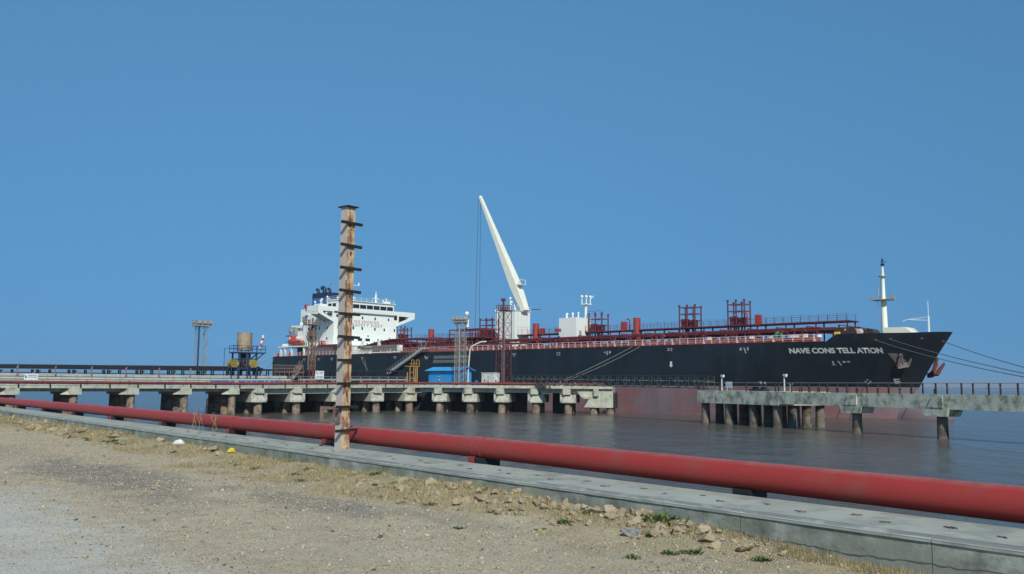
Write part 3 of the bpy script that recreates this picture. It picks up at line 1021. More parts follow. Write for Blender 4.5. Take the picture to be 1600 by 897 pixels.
for u, v, z in ((93.6, 14.2, 18.3), (116.9, 14.4, 18.9), (103.5, 8.2, 17.6), (148.6, 14.4, 18.9)):
    MB().box(u - .5, u + .5, v - .5, v + .5, 16.9, z).build('red_locker', 'ventred', ship)
for u in (118.4, 146.2, 102.2):
    MB().tube([(u, 14.4, 17), (u, 14.4, 19.2), (u - .3, 14.4, 19.45), (u - .7, 14.4, 19.4)], .16, 8).build('gooseneck_vent', 'ventred', ship, True)

# hose crane
crane = MB().box(80.6, 85.7, 13.2, 18.6, 15.0, 22.9).build('crane_housing', 'white', ship)
MB().box(80.3, 86.0, 12.9, 18.9, 12.74, 15.0).build('crane_plinth', 'maroon', crane)
MB().box(80.2, 86.9, 12.7, 19.4, 14.55, 15.05).build('plinth_flange', 'white', crane)
MB().box(80.4, 85.9, 13.0, 18.8, 22.9, 23.0).build('housing_roof', 'cream', crane)
mb = MB()
for v in np.linspace(13.3, 18.5, 6)[1:-1]:
    mb.box(85.7, 85.72, v - .02, v + .02, 15.2, 22.8)
mb.box(85.7, 85.72, 13.3, 18.5, 19.0, 19.04)
mb.build('panel_seam', 'shipgrey', crane)
# boom: tapering box girder raked aft
foot, tip = Vector((86.6, 16.0, 22.9)), Vector((70.9, 16.0, 52.6))
d = (tip - foot).normalized()
pn = Vector((d.z, 0, -d.x))       # in the vertical plane, pointing forward and up
bm_ = MB()
secs = []
for t, w, h in ((0, .85, 1.0), (.12, 1.05, 1.7), (.22, 1.05, 2.0), (.3, 1.0, 1.9), (.6, .75, 1.2), (1.0, .4, .55)):
    c = foot.lerp(tip, t)
    secs.append([c + pn * a * h / 2 + Vector((0, b_ * w, 0)) for a, b_ in ((-1, -1), (1, -1), (1, 1), (-1, 1))])
vs_ = [p for q in secs for p in q]
fs_ = [(0, 1, 2, 3)] + [(4 * j + k, 4 * j + (k + 1) % 4, 4 * j + 4 + (k + 1) % 4, 4 * j + 4 + k) for j in range(len(secs) - 1) for k in range(4)] + [tuple(4 * (len(secs) - 1) + k for k in (3, 2, 1, 0))]
boom = bm_.add(vs_, fs_).build('crane_boom', 'cream', crane)
MB().ball(tip + Vector((-.2, 0, .2)), (.55, .5, .6), 8, 6).build('boom_tip_sheave', 'cream', crane, True)
for dv in (-.35, .45):
    MB().tube([tip + Vector((-.6, dv, 0)), (69.9 + dv * .9, 16 + dv, 17.4)], .05, 5).build('hoist_wire', 'dark', crane)
MB().box(69.5, 70.5, 15.5, 16.5, 16.7, 17.6).build('hook_block', 'yellow', crane)
MB().tube([(83.2, 16, 22.9), foot.lerp(tip, .2) + Vector((-.6, 0, 0))], .3, 10).build('luffing_cylinder', 'white', crane, True)
c = foot.lerp(tip, .2) + pn * 1.2
MB().box(c.x - .1, c.x + 1.2, 15, 17, c.z - .1, c.z).beam((c.x + 1.1, 15, c.z), (c.x + 1.1, 15, c.z + 1.1), .1).beam((c.x + 1.1, 17, c.z), (c.x + 1.1, 17, c.z + 1.1), .1).beam((c.x + 1.1, 15, c.z + 1.1), (c.x + 1.1, 17, c.z + 1.1), .1).beam((c.x, 15.2, c.z), (c.x + 1.3, 15.2, c.z + 1.2), .12).build('boom_platform', 'cream', crane)
mb = MB()
for a, b_ in (((80.5, 13.1), (85.8, 13.1)), ((85.8, 13.1), (85.8, 18.7)), ((80.5, 18.7), (85.8, 18.7))):
    for z in (23.5, 24.0):
        mb.tube([(a[0], a[1], z), (b_[0], b_[1], z)], .035, 4)
    for t in np.linspace(0, 1, 4):
        mb.beam((a[0] + (b_[0] - a[0]) * t, a[1] + (b_[1] - a[1]) * t, 23), (a[0] + (b_[0] - a[0]) * t, a[1] + (b_[1] - a[1]) * t, 24), .06)
mb.build('roof_railing', 'cream', crane)
MB().cyl(79.4, 13.4, 15, 22.6, .32, 10).ball((79.4, 13.4, 23.0), .5, 8, 6).build('white_vent_post', 'white', crane, True)
mb = MB()
for u, v, h in ((81.2, 14, 25.5), (82.4, 15.5, 25.2), (83.2, 14.2, 26.0), (84.0, 16.5, 24.6)):
    mb.cyl(u, v, 23, h, .1, 6).ball((u, v, h), .32, 8, 6)
mb.build('floodlight', 'white', crane, True)
MB().beam((85.7, 18.9, 23.5), (86.2, 21.8, 23.7), .18).build('outrigger_bar', 'dark', crane)
# white deck house with mast
dh = MB().box(101.4, 106.4, 11, 16.2, 15.2, 20.2).build('deck_house', 'white', ship)
MB().box(101.2, 106.6, 10.8, 16.4, 12.74, 15.2).build('house_trunk', 'maroon', dh)
mb = MB()
for u in (101.8, 102.6, 103.6, 104.5, 105.4):
    mb.cyl(u, 11.6 + (u % 2), 20.2, 20.9 + .3 * (int(u) % 2), .16, 6).ball((u, 11.6 + (u % 2), 20.95 + .3 * (int(u) % 2)), .28, 8, 5)
mb.build('roof_lights', 'white', dh, True)
MB().box(106.4, 106.44, 12.0, 12.8, 15.3, 17.3).box(106.4, 106.44, 14.2, 14.9, 16.4, 17.4).build('house_door', 'shipgrey', dh)
mb = MB()
mb.cyl(105.6, 15.4, 20.2, 23.6, .3, 10).box(105.0, 106.3, 14.4, 16.6, 23.3, 23.5)
for u, v in ((105.1, 14.6), (106.1, 16.4), (105.9, 15.2)):
    mb.cyl(u, v, 23.5, 24.9, .12, 6).ball((u, v, 25.1), .36, 8, 6)
mb.tube([(106.0, 16.3, 24.4), (106.7, 17.0, 25.4)], .1, 5)
mb.build('light_mast', 'white', dh, True)

# accommodation -----------------------------------------------------------
acc = MB().box(12, 26.6, 3.1, 25.6, 12.75, 24.6).build('accommodation_block', 'white', ship)
MB().box(21.6, 26.62, -2.35, 32.2, 25.2, 25.4).build('bridge_deck', 'white', acc)
mb = MB()  # bridge wing bulwark, front face, continuous
mb.box(26.4, 26.65, -2.4, 32.25, 25.4, 26.35)
mb.box(21.6, 26.4, 32.05, 32.25, 25.4, 26.35).box(21.6, 21.8, -2.2, 3.1, 25.4, 26.35).box(21.6, 21.8, 25.6, 32.05, 25.4, 26.35)
mb.build('bridge_wing_bulwark', 'white', acc)
mb = MB()
mb.prism([(21.6, -2.4, 24.3), (26.65, -2.4, 23.9), (26.65, -2.4, 26.35), (21.6, -2.4, 26.35)], (0, .2, 0))
mb.build('wing_end_plate', 'white', acc)
# bracket webs under the wings, each with an opening
for sgn, v0, v1 in ((-1, 3.1, -2.4), (1, 25.6, 32.2)):
    fr = lambda q: v0 + (v1 - v0) * q
    mb = MB()
    def strut(poly):
        mb.prism([(26.65, fr(q), z) for q, z in poly], (-.2, 0, 0))
    strut([(0, 22.1), (1, 24.5), (1, 25.2), (.62, 24.45), (.08, 23.15), (0, 23.0)])
    strut([(.62, 24.45), (1, 25.2), (.72, 25.2), (.68, 25.0)])
    strut([(0, 23.0), (.08, 23.15), (.08, 25.0), (0, 25.2)])
    mb.prism([(26.65, fr(.08), 25.0), (26.65, fr(.68), 25.0), (26.65, fr(.72), 25.2), (26.65, fr(0), 25.2)], (-.2, 0, 0))
    mb.build('wing_bracket', 'white', acc)
    bb = MB()
    bb.prism([(22.6, fr(0), 22.1), (22.6, fr(1), 24.5), (22.6, fr(1), 25.2), (22.6, fr(0), 25.2)], (-.2, 0, 0))
    bb.build('wing_back_web', 'shipgrey', acc)  # grey instead of white: shade behind the openings put into its colour
    MB().prism([(26.4, fr(.02), 22.2), (22.6, fr(.02), 22.2), (22.6, fr(1), 24.6), (26.4, fr(1), 24.6)], (0, 0, .08)).build('wing_soffit', 'shipgrey', acc)
# wheelhouse
wh = MB().box(20.4, 25.2, 5.2, 25.4, 25.4, 28.45).build('wheelhouse', 'white', ship)
MB().box(20.1, 25.6, 4.9, 25.9, 28.45, 28.62).build('wheelhouse_roof', 'white', wh)
nwin = 8
for k in range(nwin):
    a = 5.5 + k * (19.6 / nwin)
    MB().prism([(25.2, a + .12, 26.3), (25.2, a + 19.6 / nwin - .14, 26.3), (25.2, a + 19.6 / nwin - .14, 27.65), (25.2, a + .12, 27.65)], (.05, 0, 0)).build('bridge_window', 'glass', wh)
for k in range(2):
    a = 20.8 + k * 2.1
    MB().box(a, a + 1.6, 5.16, 5.2, 26.3, 27.6).build('bridge_window', 'glass', wh)
mb = MB()
for z in (29.1, 29.6):
    mb.tube([(20.4, 5.2, z), (25.3, 5.2, z), (25.3, 25.6, z)], .035, 4)
for v in np.arange(5.2, 25.6, 2):
    mb.beam((25.3, v, 28.6), (25.3, v, 29.6), .06)
mb.build('roof_railing', 'white', wh)
mb = MB()
mb.cyl(23, 20.3, 28.6, 31.2, .28, 10).box(22.6, 23.4, 19.4, 21.2, 30.0, 30.15).cyl(23, 20.3, 31.2, 32.2, .1, 6)
mb.build('signal_mast', 'white', wh, True)
for v, h in ((22.8, 29.5), (24.0, 30.0), (6.6, 29.3), (7.6, 29.9), (9.3, 29.3), (12.2, 29.7)):
    MB().cyl(23.2, v, 28.6, h, .1, 6).ball((23.2, v, h), .3, 8, 6).build('roof_aerial', 'white', wh, True)
MB().box(22.6, 23.9, 23.2, 25.0, 28.6, 29.4).build('roof_locker', 'white', wh)
rm = MB()
rm.cyl(21, 12.6, 28.6, 37.0, .34, 10).beam((21, 9.6, 33.6), (21, 15.6, 33.6), .14).beam((21, 10.6, 31.8), (21, 14.6, 31.8), .2).cyl(21, 9.7, 33.6, 34.5, .25, 8).cyl(21, 15.5, 33.6, 34.4, .2, 8)
rm.build('radar_mast', 'white', wh, True)
# front windows
fw_ = [(v, 23.75, .5, .75) for v in (6.2, 8.9, 12.9, 17.4, 22.3)] + [(4.4, 23.9, 1.0, .8), (24.9, 24.2, 1.1, .85)]
fw_ += [(v, 20.75, .5, .8) for v in (4.6, 7.4, 9.8, 12.9, 17.4, 20.8, 24.6)] + [(v, 17.75, .5, .8) for v in (4.6, 7.6)]
fw_ += [(9.4, 17.6, 1.5, .8), (12.2, 17.6, 1.5, .8), (14.9, 17.6, 1.6, .8), (15.0, 18.7, .7, .3), (18.6, 17.6, .5, .8)]
for v, z, w, h in fw_:
    MB().box(26.6, 26.63, v - w / 2, v + w / 2, z - h / 2, z + h / 2).build('cabin_window', 'glass', acc)
for u in (14.5, 17.0, 20.0, 23.6):
    for z in (17.6, 20.6, 22.8):
        if (u, z) != (17.0, 22.8):
            MB().box(u - .25, u + .25, 3.06, 3.1, z - .35, z + .35).build('cabin_window', 'glass', acc)
MB().box(26.6, 26.9, 8.0, 24.5, 24.95, 25.2).build('front_ledge', 'shipgrey', acc)
mb = MB()
for v in np.arange(8.2, 24.4, .55):
    mb.box(26.6, 26.75, v, v + .09, 24.55, 24.95)
mb.build('ledge_bracket', 'shipgrey', acc)
def face_text(txt, v0, v1, z0, h, mat):
    me, co = text_mesh(txt, bold=0.0, spacing=1.25)
    x = (co[:, 0] - co[:, 0].min()) / np.ptp(co[:, 0])
    y = (co[:, 1] - co[:, 1].min()) / np.ptp(co[:, 1])
    set_co(me, np.stack([np.full(len(x), 26.64), v0 + x * (v1 - v0), z0 + y * h], -1))
    me.materials.append(MAT[mat])
    return link('painted_notice', me, acc)
face_text('NO SMOKING', 10.1, 18.8, 22.2, 0.85, 'letter_red')
face_text('SAFETY FIRST', 9.5, 20.1, 21.22, 0.85, 'letter_dark')
# starboard side: external ladder, red locker
MB().beam((19.5, 2.2, 15.9), (26.0, 2.2, 22.4), .5, .12).build('side_stair', 'shipgrey', acc)
MB().box(22.4, 24.0, 1.2, 2.4, 15.7, 16.9).build('red_locker', 'ventred', acc)
MB().box(15.8, 17.2, 2.6, 3.1, 17.1, 19.0).build('dark_door', 'dark', acc)
mb = MB()
for z in (16.3, 16.9):
    mb.tube([(17, .6, z), (33, .6, z)], .04, 4)
for u in np.arange(17, 33.1, 1.78):
    mb.beam((u, .6, 15.7), (u, .6, 16.9), .07)
mb.build('side_railing', 'white', acc)
# aft casing, funnel, stern machinery
cas = MB().box(3, 12, 8, 24, 15.7, 27.0).build('engine_casing', 'white', ship)
MB().box(12, 18, 5, 24, 24.6, 26.6).build('casing_top', 'white', cas)
fun = MB().prism([(3.6, 11.2, 27.0), (11.4, 11.2, 27.0), (11.4, 18, 27.0), (3.6, 18, 27.0)], (.35, 0, 3.8)).build('funnel', 'blue', ship)
MB().prism([(3.9, 11.15, 30.5), (11.8, 11.15, 30.5), (11.8, 18.05, 30.5), (3.9, 18.05, 30.5)], (.15, 0, 1.5)).build('funnel_top_band', 'navy', fun)
for u, v, r, h in ((5.3, 12.4, .42, .7), (7.3, 13.2, .62, .9), (9.6, 13.5, .42, .7)):
    p = [(u, v, 31.8), (u, v, 32 + h)] + [(u - r * 1.4 + r * 1.4 * cos(a), v, 32 + h + r * 1.4 * sin(a)) for a in np.linspace(.3, 2.2, 6)]
    MB().tube(p, r, 10).build('exhaust_pipe', 'navy', fun, True)
mb = MB()
mb.box(12.4, 17.0, 6, 12.5, 26.6, 27.3).box(13.5, 16.4, 5.4, 8, 27.3, 27.9)
mb.build('compass_deck_house', 'white', cas)
for u, v, h in ((12.8, 6.2, 28.6), (14.3, 7.5, 29.4), (15.8, 9.0, 29.6), (16.6, 5.5, 28.7), (17.4, 7.2, 29.9)):
    MB().cyl(u, v, 26.6, h, .1, 6).ball((u, v, h), .34, 8, 5).build('deck_aerial', 'white', cas, True)
MB().box(9.8, 11.3, 5.0, 7.4, 24.6, 26.6).build('wing_stack', 'white', cas)
MB().ball((16.2, 1.0, 26.9), (.7, .5, .7), 8, 6).cyl(16.2, 1.0, 25.4, 26.6, .22, 8).build('red_lifebuoy_stand', 'ventred', acc, True)
# poop: raised open deck on white pillars
pp = MB().box(3.2, 33.0, .5, 31.5, 15.4, 15.72).build('poop_deck', 'white', ship)
MB().box(23, 33.1, .42, .5, 15.05, 15.75).build('poop_fascia', 'maroon', pp)
for u in (4.2, 6.4, 9.7, 15.9, 19.4):
    MB().box(u - .22, u + .22, .7, 1.15, 12.75, 15.4).build('poop_pillar', 'white', pp)
MB().prism([(19.0, .5, 12.8), (19.9, .5, 12.8), (19.9, .5, 14.9), (20.4, .5, 15.4), (18.4, .5, 15.4), (19.0, .5, 14.9)], (0, .3, 0)).build('poop_knee', 'white', pp)
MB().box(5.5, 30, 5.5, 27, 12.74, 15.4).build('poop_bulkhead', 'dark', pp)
MB().box(30, 33, 6, 27, 12.74, 15.4).build('poop_bulkhead', 'maroon', pp)
for u, w, h, mt in ((32.5, 2.4, 1.9, 'white'), (35.6, 1.4, 2.3, 'cream'), (38.3, 2.2, 1.7, 'white'), (41.6, 1.8, 2.2, 'white'), (29, .9, 1.3, 'cream')):
    MB().box(u, u + w, 2.4, 3.6, 12.75, 12.75 + h).build('deck_machinery', mt, pp)
mb = MB()
for z in (13.3, 13.9):
    mb.tube([(u, sv(u, 12.8) + .12, z) for u in np.linspace(.6, 47, 24)], .04, 4)
for u in np.arange(.6, 47, 1.6):
    mb.beam((u, sv(u, 12.8) + .12, 12.8), (u, sv(u, 12.8) + .12, 13.92), .11)
mb.build('poop_railing', 'railp', pp)
for u in (1.0, 2.2, 7.6, 12.4, 23.5):
    MB().box(u, u + .6, 1.3, 1.8, 12.75, 13.9).build('red_locker', 'ventred', pp)
# stern machinery house, provision crane, davit
am = MB().box(5.2, 11, 3.5, 12, 15.72, 18.2).build('stern_house', 'white', ship)
MB().box(6.6, 11.6, 4.2, 11, 18.2, 20.2).build('house_upper', 'white', am)
MB().box(4.3, 7.6, 3.2, 5.5, 19.2, 21.4).build('winch_box', 'shipgrey', am)
MB().ball((5.4, 3.6, 20.4), (.9, .8, .9), 10, 7).build('winch_drum', 'shipgrey', am, True)
MB().cyl(8.2, 5, 20.2, 22.2, .5, 10).ball((8.2, 5, 22.3), .6, 8, 6).beam((4.4, 4.2, 21.6), (13.6, 4.2, 21.3), .6, .7).build('provision_crane', 'white', am)
MB().box(11.5, 14.2, 3.3, 8, 19.8, 24.4).build('casing_step', 'white', am)
MB().box(12.0, 13.6, 2.6, 3.3, 22.4, 24.2).build('vent_louvre', 'shipgrey', am)
MB().tube([(5.6, 2.2, 16.1), (3.5, 2.0, 16.1)], .42, 10).build('white_liferaft', 'white', am, True)
MB().beam((3.0, 3.2, 18.9), (5.4, 3.2, 18.9), .28).build('davit_arm', 'dark', am)
MB().ball((15.2, 1.6, 16.2), (.6, .6, .7), 8, 6).build('green_cover', 'green', am, 2)

# foremast, bow house, windlasses, jackstaff
fm = MB().tube([(171.8, CL, 13.4), (171.8, CL, 20.6), (171.8, CL, 20.8), (171.8, CL, 25.0), (171.8, CL, 26.4)], [.56, .46, .34, .26, .15], 16).build('foremast', 'cream', ship, True)
mb = MB()
mb.cyl(171.8, CL, 20.5, 20.65, 1.0, 16).box(170.0, 173.4, CL - 1.4, CL + 1.2, 20.45, 20.55)
for a in np.linspace(0, 2 * pi, 9)[:-1]:
    mb.beam((171.8 + 1.2 * cos(a), CL + 1.2 * sin(a), 20.55), (171.8 + 1.2 * cos(a), CL + 1.2 * sin(a), 21.3), .07)
for u in (170.0, 173.5):
    mb.box(u - .3, u + .3, CL - .6, CL, 20.6, 21.2)
mb.cyl(171.8, CL, 24.6, 24.75, .7, 12).cyl(170.9, CL, 21.2, 22.6, .12, 6)
mb.build('mast_platform', 'shipgrey', fm)
MB().cyl(171.8, CL, 26.2, 28.0, .07, 6).box(171.55, 172.1, CL - .2, CL + .2, 26.6, 26.95).box(171.65, 171.95, CL - .2, CL + .2, 27.4, 27.65).beam((171.5, CL, 27.2), (172.5, CL, 27.2), .1).build('mast_light', 'navy', fm)
mb = MB()
for sgn in (-1, 1):
    mb.tube([(170.9, CL + .9 * sgn, 13.4), (171.2, CL + .6 * sgn, 24.5)], .035, 4)
mb.build('mast_stay', 'shipgrey', fm)
MB().prism([(172.4, CL - 2.3, 13.4), (178.4, CL - 2.3, 13.4), (176.0, CL - 2.3, 15.5), (172.4, CL - 2.3, 15.5)], (0, 4.6, 0)).build('bow_house', 'cream', ship)
wl = MB()
for u in (167.0, 169.0):
    MB().tube([(u, 8.5, 14.5), (u, 11.5, 14.5)], .72, 16).tube([(u, 8.3, 14.5), (u, 8.5, 14.5)], .98, 16).tube([(u, 10.0, 14.5), (u, 10.15, 14.5)], .98, 16).build('mooring_winch', 'darkbrown', ship, True)
for u in (168.0, 169.9):
    MB().tube([(u, 8.6, 14.5), (u, 9.9, 14.5)], .7, 14).build('rope_reel', 'railp', ship, True)
MB().tube([(171.6, 9.4, 14.35), (171.6, 12.4, 14.35)], .85, 16).tube([(170.9, 10, 14.35), (170.9, 11, 14.35)], .7, 12).build('windlass', 'darkbrown', ship, True)
MB().box(167.3, 168.1, 5.6, 6.2, 13.3, 14.55).build('yellow_locker', 'yellowb', ship)
MB().beam((169.4, 11, 13.2), (169.4, 11, 15.6), .3).beam((169.4, 14.5, 13.2), (169.4, 14.5, 15.6), .3).beam((166, 11, 15.5), (169.6, 11, 15.5), .3).build('forecastle_frame', 'maroon', ship)
MB().cyl(179.2, CL, 13.8, 17.3, .16, 8).cyl(179.2, CL, 17.3, 19.9, .06, 6).tube([(179.2, CL, 16.6), (175.7, CL, 16.9), (174.9, CL, 16.6)], .06, 5).tube([(179.2, CL, 17.2), (175.7, CL, 16.9)], .05, 5).build('jackstaff', 'white', ship)
# fairlead openings with red rims in the bow bulwark
for u, z in ((174.0, 13.0), (175.9, 13.15), (179.6, 13.3), (181.6, 12.9)):
    v = sv(u, z)
    MB().ball((u, v, z), (.28, .08, .17), 10, 6).build('fairlead', 'deckred', hull, True)

# anchors stowed in the bow, seen in their pockets
def anchor(u, z, port, mat):
    z0 = z
    v = sv(u, z)
    f = (lambda q: 2 * CL - q) if port else (lambda q: q)
    # hull tangent frame
    du = Vector((1, (sv(u + .5, z) - sv(u - .5, z)), 0)).normalized()
    n = Vector((-(sv(u + .5, z) - sv(u - .5, z)), 1, 0)).normalized() * -1
    n = Vector((n.x, n.y, -.45)).normalized()
    upv = Vector((0, 0, 1)) + n * .45
    upv.normalize()
    o = Vector((u, v, z)) + n * (.9 if port else .2)
    mb = MB()
    def P(a, b_, c):
        k_ = 1.35 if port else .9
        p = o + du * a * k_ + upv * b_ * k_ + n * c * k_
        return (p.x, f(p.y), p.z)
    mb.beam(P(-.5, 1.6, .2), P(.1, -.5, .35), .42, .5)                       # shank
    mb.beam(P(-.8, -.85, .35), P(1.1, -.45, .35), .7, .75)                    # crown
    for sgn in (-1, 1):
        a0 = .15 + sgn * .85
        vs_ = [P(a0 - .3, -.75, .25), P(a0 + .3, -.65, .25), P(a0 + .22 + sgn * .25, .9, .55), P(a0 + sgn * .3, 1.1, .55), P(a0 - .3, -.75, .75), P(a0 + .3, -.65, .75), P(a0 + .22 + sgn * .25, .9, .8), P(a0 + sgn * .3, 1.1, .8)]
        mb.add(vs_, [(0, 1, 2, 3), (7, 6, 5, 4), (0, 4, 5, 1), (1, 5, 6, 2), (2, 6, 7, 3), (3, 7, 4, 0)])
    return mb.build('anchor', mat, ship)
anchor(176.2, 9.6, False, 'anchor')
anchor(177.6, 8.9, True, 'anchor_red')
# worn bolster plate round the hawse
MB().prism([(u, sv(u, z) - .03, z) for u, z in ((175.0, 10.9), (176.0, 10.9), (176.8, 9.9), (176.9, 9.0), (175.8, 8.6), (175.5, 9.6))], (-.05, -.06, 0)).build('anchor_bolster', 'anchor', hull)

# lifeboat ------------------------------------------------------------------
lb = thing('lifeboat', 'small enclosed orange lifeboat on the stern of the black tanker', 'lifeboat', SF(10.2, 1.9, 16.0), SF.ang)
mb = MB()
rows = []
for t in np.linspace(-1, 1, 15):
    w = 1.25 * (1 - abs(t) ** 2.6) ** .6 + .04
    k = .25 * t * t
    rows.append([(t * 3.6, a * w, z) for a, z in ((0, k), (.7, .25 + k), (1, .95), (.95, 1.2), (.6, 1.6 - .3 * abs(t)), (0, 1.75 - .45 * abs(t)), (-.6, 1.6 - .3 * abs(t)), (-.95, 1.2), (-1, .95), (-.7, .25 + k))])
vs_ = [p for r in rows for p in r]
mb.add(vs_, [(j * 10 + i, j * 10 + (i + 1) % 10, (j + 1) * 10 + (i + 1) % 10, (j + 1) * 10 + i) for j in range(14) for i in range(10)] + [tuple(range(10)), tuple(range(140, 150))[::-1]])
mb.build('boat_hull', 'orange', lb, 2)
MB().box(-2.9, -1.3, -.75, .75, 1.35, 2.7).build('conning_tower', 'orange', lb)
MB().tube([(-2.1, -.76, 2.0), (-2.1, -.82, 2.0)], .42, 14).build('hatch', 'white', lb)
MB().beam((-3.5, -1.27, 1.0), (3.4, -.95, 1.05), .12).build('grab_rail', 'dark', lb)

# courtesy flag on the signal halyard
fl = thing('flag', 'tiny orange white and green striped flag flying above the bridge', 'flag', SF(20.5, 6.3, 33.4), SF.ang)
for k, mt in enumerate(('orange', 'white', 'green')):
    pts = [(-1.1 + .2 * i, .08 * sin(i * 1.3), -.14 * k + .06 * i) for i in range(8)]
    mb = MB()
    vs_ = []
    for x, y, z in pts:
        vs_ += [(x, y, z), (x, y, z - .24), (x, y + .02, z), (x, y + .02, z - .24)]
    fs_ = []
    for i in range(7):
        a = 4 * i
        fs_ += [(a, a + 1, a + 5, a + 4), (a + 2, a + 6, a + 7, a + 3)]
    mb.add(vs_, fs_).build('stripe', mt, fl)
MB().tube([(.35, .02, .6), (.35, .02, -4.8)], .02, 4).build('halyard', 'ropedark', fl)

# accommodation ladder -----------------------------------------------------
gw = thing('gangway_ladder', 'grey sloping boarding ladder hanging against the black hull amidships', 'gangway', (0, 0, 0))
MAT['ladder'] = M('ladder_pale_alloy', s(186, 188, 182), 0.5, 0.1, 1.5)
A_, B_ = Vector(SF(68.6, -.8, 13.6)), Vector(SF(55.6, -.8, 7.7))
n3 = Vector((-.687, -.7266, 0)) * .45
mb = MB()
for sg in (-1, 1):
    mb.beam(A_ + n3 * sg, B_ + n3 * sg, .1, .36)
mb.build('stringer', 'ladder', gw)
tm = MB()
for i in range(30):
    p = A_.lerp(B_, (i + .5) / 30)
    tm.beam(p - n3, p + n3, .3, .05)
tm.build('treads', 'ladder', gw)
for sg in (-1, 1):
    rr = MB()
    for h in (.55, 1.05):
        rr.tube([A_ + n3 * sg + Vector((0, 0, h)), B_ + n3 * sg + Vector((0, 0, h))], .035, 5)
    for i in range(13):
        p = A_.lerp(B_, i / 12) + n3 * sg
        rr.beam(p, p + Vector((0, 0, 1.05)), .05)
    rr.build('handrail', 'galv', gw)
pA = Vector(SF(67.8, 1.2, 12.8))
MB().box(-.9, .9, -.8, .8, 0, .1).box(-.9, -.8, -.8, -.7, 0, 2.2).box(.8, .9, -.8, -.7, 0, 2.0).build('top_platform', 'galv', gw).matrix_local = Matrix.Translation(Vector(SF(69.4, -.5, 13.5))) @ Matrix.Rotation(SF.ang, 4, 'Z')
# stowed grey ladder truss on the rail further aft
st = thing('stowed_gangway', 'long grey truss ladder stowed flat along the tanker rail', 'gangway', SF(42.5, .2, 13.1), SF.ang)
mb = MB()
for z in (.5, 1.75):
    for y in (0, .8):
        mb.beam((0, y, z), (15.4, y, z), .12)
for i in range(22):
    x = .35 + i * .7
    mb.beam((x, 0, .5), (x, 0, 1.75), .08).beam((x, .8, .5), (x, .8, 1.75), .08).beam((x, 0, .5), (x + .6, 0, 1.75), .06)
mb.build('ladder_truss', 'galv', st)
MB().box(0, 15.4, .3, .78, .85, 1.4).build('ladder_treads', 'dark', st)
MB().box(15.4, 16.3, -.1, .9, .3, 1.75).build('end_platform', 'white', st)
MB().beam((4.5, -.05, .05), (16.6, -.05, .05), .2, .25).build('stowage_beam', 'white', st)
for x in (.9, 3.3, 5.0, 8.6, 11.3, 14):
    MB().box(x, x + .3, -.05, .15, -.3, .5).build('cradle', 'railp', st)

# ------------------------------------------------------------------ approach trestle
def zT(x):
    t = max(0.0, min(1.0, (x - 28) / 42))
    return 4.76 + 0.30 * t * t * (3 - 2 * t)
tr = thing('jetty_trestle', 'long concrete trestle on piles carrying pipes at the left', 'jetty', TF(0), TF.ang)
xs_ = [-36, -16.6, 0, 16.6, 30, 37.4, 46, 54, 62, 72]
def slab(x0, x1, y0, y1, dz0, dz1, par, name, mat):
    return MB().prism([(x0, y0, zT(x0) + dz0), (x1, y0, zT(x1) + dz0), (x1, y0, zT(x1) + dz1), (x0, y0, zT(x0) + dz1)], (0, y1 - y0, 0)).build(name, mat, par)
for a, b_ in zip(xs_[:-1], xs_[1:]):
    slab(a, b_ - .02, 0, 9.6, -.55, 0, tr, 'deck_slab', 'concrete')
    slab(a, b_ - .02, -.05, 0.0, -.16, -.02, tr, 'edge_curb', 'concrete')
    if a < 37:
        for y in (1.4, 4.7, 8.2):
            slab(a, b_ - .02, y, y + .6, -1.05, -.55, tr, 'deck_girder', 'concrete')
    else:
        slab(a, b_ - .02, 9.62, 21, -.55, -.01, tr, 'deck_slab', 'concrete')
        for y in (1.0, 5, 8.2, 12, 16, 20):
            slab(a, b_ - .02, y, y + .5, -1.5, -.55, tr, 'deck_girder', 'concrete')
pile_me = MB().tube([(0, 0, -5), (0, 0, -.2), (0, 0, .9), (0, 0, 2.0), (0, 0, 3.3)], [.62, .63, .62, .59, .58], 16).mesh('pile', 'pile', True)
pile_me2 = MB().tube([(0, 0, -5), (0, 0, -.2), (0, 0, .8), (0, 0, 1.6), (0, 0, 2.2)], [.72, .73, .71, .68, .67], 16).mesh('pile', 'pile', True)
for x in (-24.9, -16.6, -8.3, 0, 8.3, 16.6, 24.9, 33.0):
    z = zT(x)
    mb = MB()
    # haunched end of the cross beam, wider at its foot on the near side
    mb.box(x - .95, x + .75, -.1, 9.5, 3.27, z - .56)
    mb.prism([(x - .95, -.1, z - .56), (x - .95, -.1, 3.27), (x - 1.9, .9, 3.27), (x - 1.2, .9, z - .56)], (0, 3, 0))
    mb.build('cross_beam', 'concrete', tr)
    for y in (.9, 3.6, 6.2, 8.8):
        o = link('pile', pile_me, tr)
        o.location = (x - .1, y, 0)
